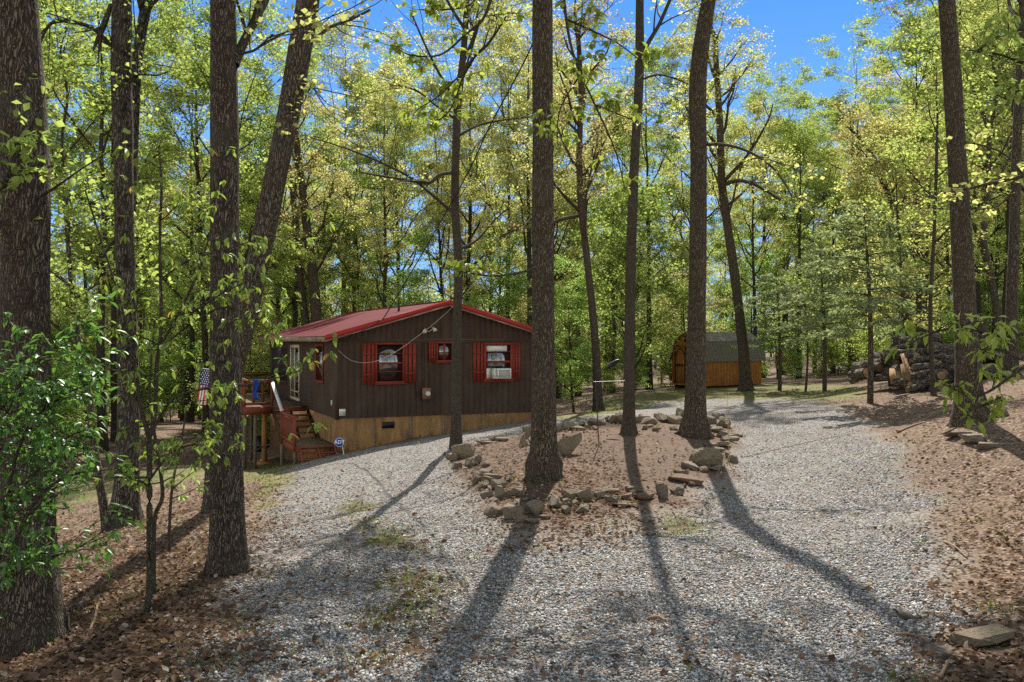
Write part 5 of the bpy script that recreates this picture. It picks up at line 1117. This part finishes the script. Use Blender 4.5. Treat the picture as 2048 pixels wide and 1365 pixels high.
# ------------------------------------------------------------------ ground cover: stones, dead leaves, grass
def near_points(n, ymin, ymax, xr=.66):
    d = 1 / (1/ymin - rng.uniform(0, 1, n) * (1/ymin - 1/ymax)); x = rng.uniform(-xr, xr, n) * (d + 1.2); return x, d
def pebbles():
    x, y = near_points(300000, 5.6, 26); k = (g2v(x, y, w_gr) + rng.normal(0, .2, len(x))) > .5 + .5 * (np.sin(x*1.3 + np.sin(y*.9)*2) * np.sin(y*1.1 - x*.6) + .5 * np.sin(x*4.1 - y*2.7) * np.sin(y*3.3 + x) > .42); x, y = x[k], y[k]; n = len(x)
    z = g2v(x, y); s = rng.gamma(5, .0019, n) + .0035; base = np.array([(1,0,0),(-1,0,0),(0,1,0),(0,-1,0),(0,0,1),(0,0,-1)], float)
    v = base[None] * rng.uniform(.55, 1.2, (n, 6, 1)) + rng.normal(0, .16, (n, 6, 3)); v[:, :, 2] *= .65; a = rng.uniform(0, 6.28, n); ca, sa = np.cos(a)[:, None], np.sin(a)[:, None]
    v = np.stack([v[..., 0]*ca - v[..., 1]*sa, v[..., 0]*sa + v[..., 1]*ca, v[..., 2]], -1) * s[:, None, None] + np.stack([x, y, z + s*.3], 1)[:, None]
    t = np.array([(0,2,4),(2,1,4),(1,3,4),(3,0,4),(2,0,5),(1,2,5),(3,1,5),(0,3,5)])
    mb = MB(); mb.add(v.reshape(-1, 3), tris=(t[None] + (np.arange(n)*6)[:, None, None]).reshape(-1, 3))
    k = NT('pebble'); g = k.n('ShaderNodeNewGeometry'); r_ = g.outputs['Random Per Island']
    col = k.ramp(r_, [(0, (.06, .06, .06)), (.35, (.18, .178, .178)), (.7, (.33, .325, .32)), (.95, (.52, .51, .49)), (1, (.7, .68, .63))])
    col = k.mix(k.math('GREATER_THAN', k.math('FRACT', k.math('MULTIPLY', r_, 53.0)), .88), col, (.33, .22, .13))
    o = mb.build('gravel', k.princ(col, .85, None, .25)); setp(o, 'loose grey gravel stones covering the driveway', 'gravel', kind='stuff')
pebbles()
def dead_leaves():
    mb = MB()
    x, y = near_points(150000, 5.6, 34, .7); wl = 1 - np.clip(g2v(x, y, w_gr) + g2v(x, y, w_la)*.5 + g2v(x, y, w_is)*.1, 0, 1)
    right = (x > 2.0); dens = np.clip(wl, .022, 1) * np.where(right, .28, 1.0); k = rng.uniform(0, 1, len(x)) < dens; x, y = x[k], y[k]; n = len(x)
    z = g2v(x, y) + rng.uniform(.005, .04, n); a = rng.normal(0, 1, (n, 3)); a[:, 2] = rng.normal(0, .35, n); s = rng.uniform(.032, .085, n)
    add_blades(mb, np.stack([x, y, z], 1), a, s, s * rng.uniform(.5, .8, n), rng.uniform(-.3, .3, n)[:, None], lobed=True)
    o = mb.build('fallen_leaves', M['leaf_dead']); setp(o, 'brown dead leaves littering the slope and the bank', 'fallen leaves', kind='stuff')
dead_leaves()
def grass():
    mb = MB(); x, y = near_points(120000, 5.6, 55, .6); wt = np.clip(g2v(x, y, w_tu)*.55, 0, 1) + np.clip(g2v(x, y, w_la), 0, 1)*.6
    clump = np.sin(x*2.3 + np.sin(y*1.7)*2)*np.sin(y*2.9 + np.sin(x*2.1)*2) * .5 + .5
    wild = (1 - np.clip(g2v(x, y, w_gr), 0, .97)) * (clump > .87) * .25 + (g2v(x, y, w_gr) > .3) * (clump > .985) * .25
    k = rng.uniform(0, 1, len(x)) < wt * clump ** 1.2 + wild; x, y = x[k], y[k]; n = len(x)
    z = g2v(x, y) - .01; h = rng.uniform(.04, .12, n) * (1 + .25 * (y > 20)); lean = rng.normal(0, .5, (n, 2)) * h[:, None]; wd = .004 + .00025*y; an = rng.uniform(0, 6.28, n)
    p = np.stack([x, y, z], 1); s = np.stack([np.cos(an)*wd, np.sin(an)*wd, 0*an], 1); tip = p + np.stack([lean[:, 0], lean[:, 1], h], 1); mid = p + np.stack([lean[:, 0]*.35, lean[:, 1]*.35, h*.6], 1)
    v = np.stack([p - s, p + s, mid + s*.7, mid - s*.7, tip], 1).reshape(-1, 3); b = (np.arange(n)*5)[:, None]
    mb.add(v, quads=np.array([(0,1,2,3)]) + b, tris=np.array([(3,2,4)]) + b)
    o = mb.build('grass', M['grass']); setp(o, 'short thin grass in tufts on the driveway strip and lawn', 'grass', kind='stuff')
grass()
# fallen sticks
for i, (px0, py0, px1, py1, r_, lb) in enumerate(((1296,1246,1331,1250,.02,'short brown piece of wood on the gravel'), (1795,868,1850,848,.03,'dark stick on the ground before the right-hand trunk'), (1790,1275,1860,1297,.012,'thin curved twig by the lower right gravel edge'), (1870,1285,1905,1300,.012,'thin twig beside the pale ledge rock'), (1880,1370,1905,1320,.014,'pale forked stick near the bottom right'), (165,1295,195,1215,.018,'grey stick lying on the leaf litter at the lower left'), (1470,920,1700,870,.008,'long thin twig across the gravel'), (1890,1090,1935,1120,.012,'short twig on the right bank'), (1555,705,1600,742,.03,'fallen pale limb beside the shed'))):
    a, b = UN(px0, py0), UN(px1, py1); m = (a + b)/2 + np.array((.02, .03, .02)); w = MB(); w.tube(bez([a + (0, 0, r_), m + (0, 0, r_), b + (0, 0, r_*1.2)], 4), np.linspace(r_, r_*.6, 8), 7, cap=True, rough=.1); o = w.build('stick', M['stick'], None, True); setp(o, lb, 'stick', 'sticks on the ground')
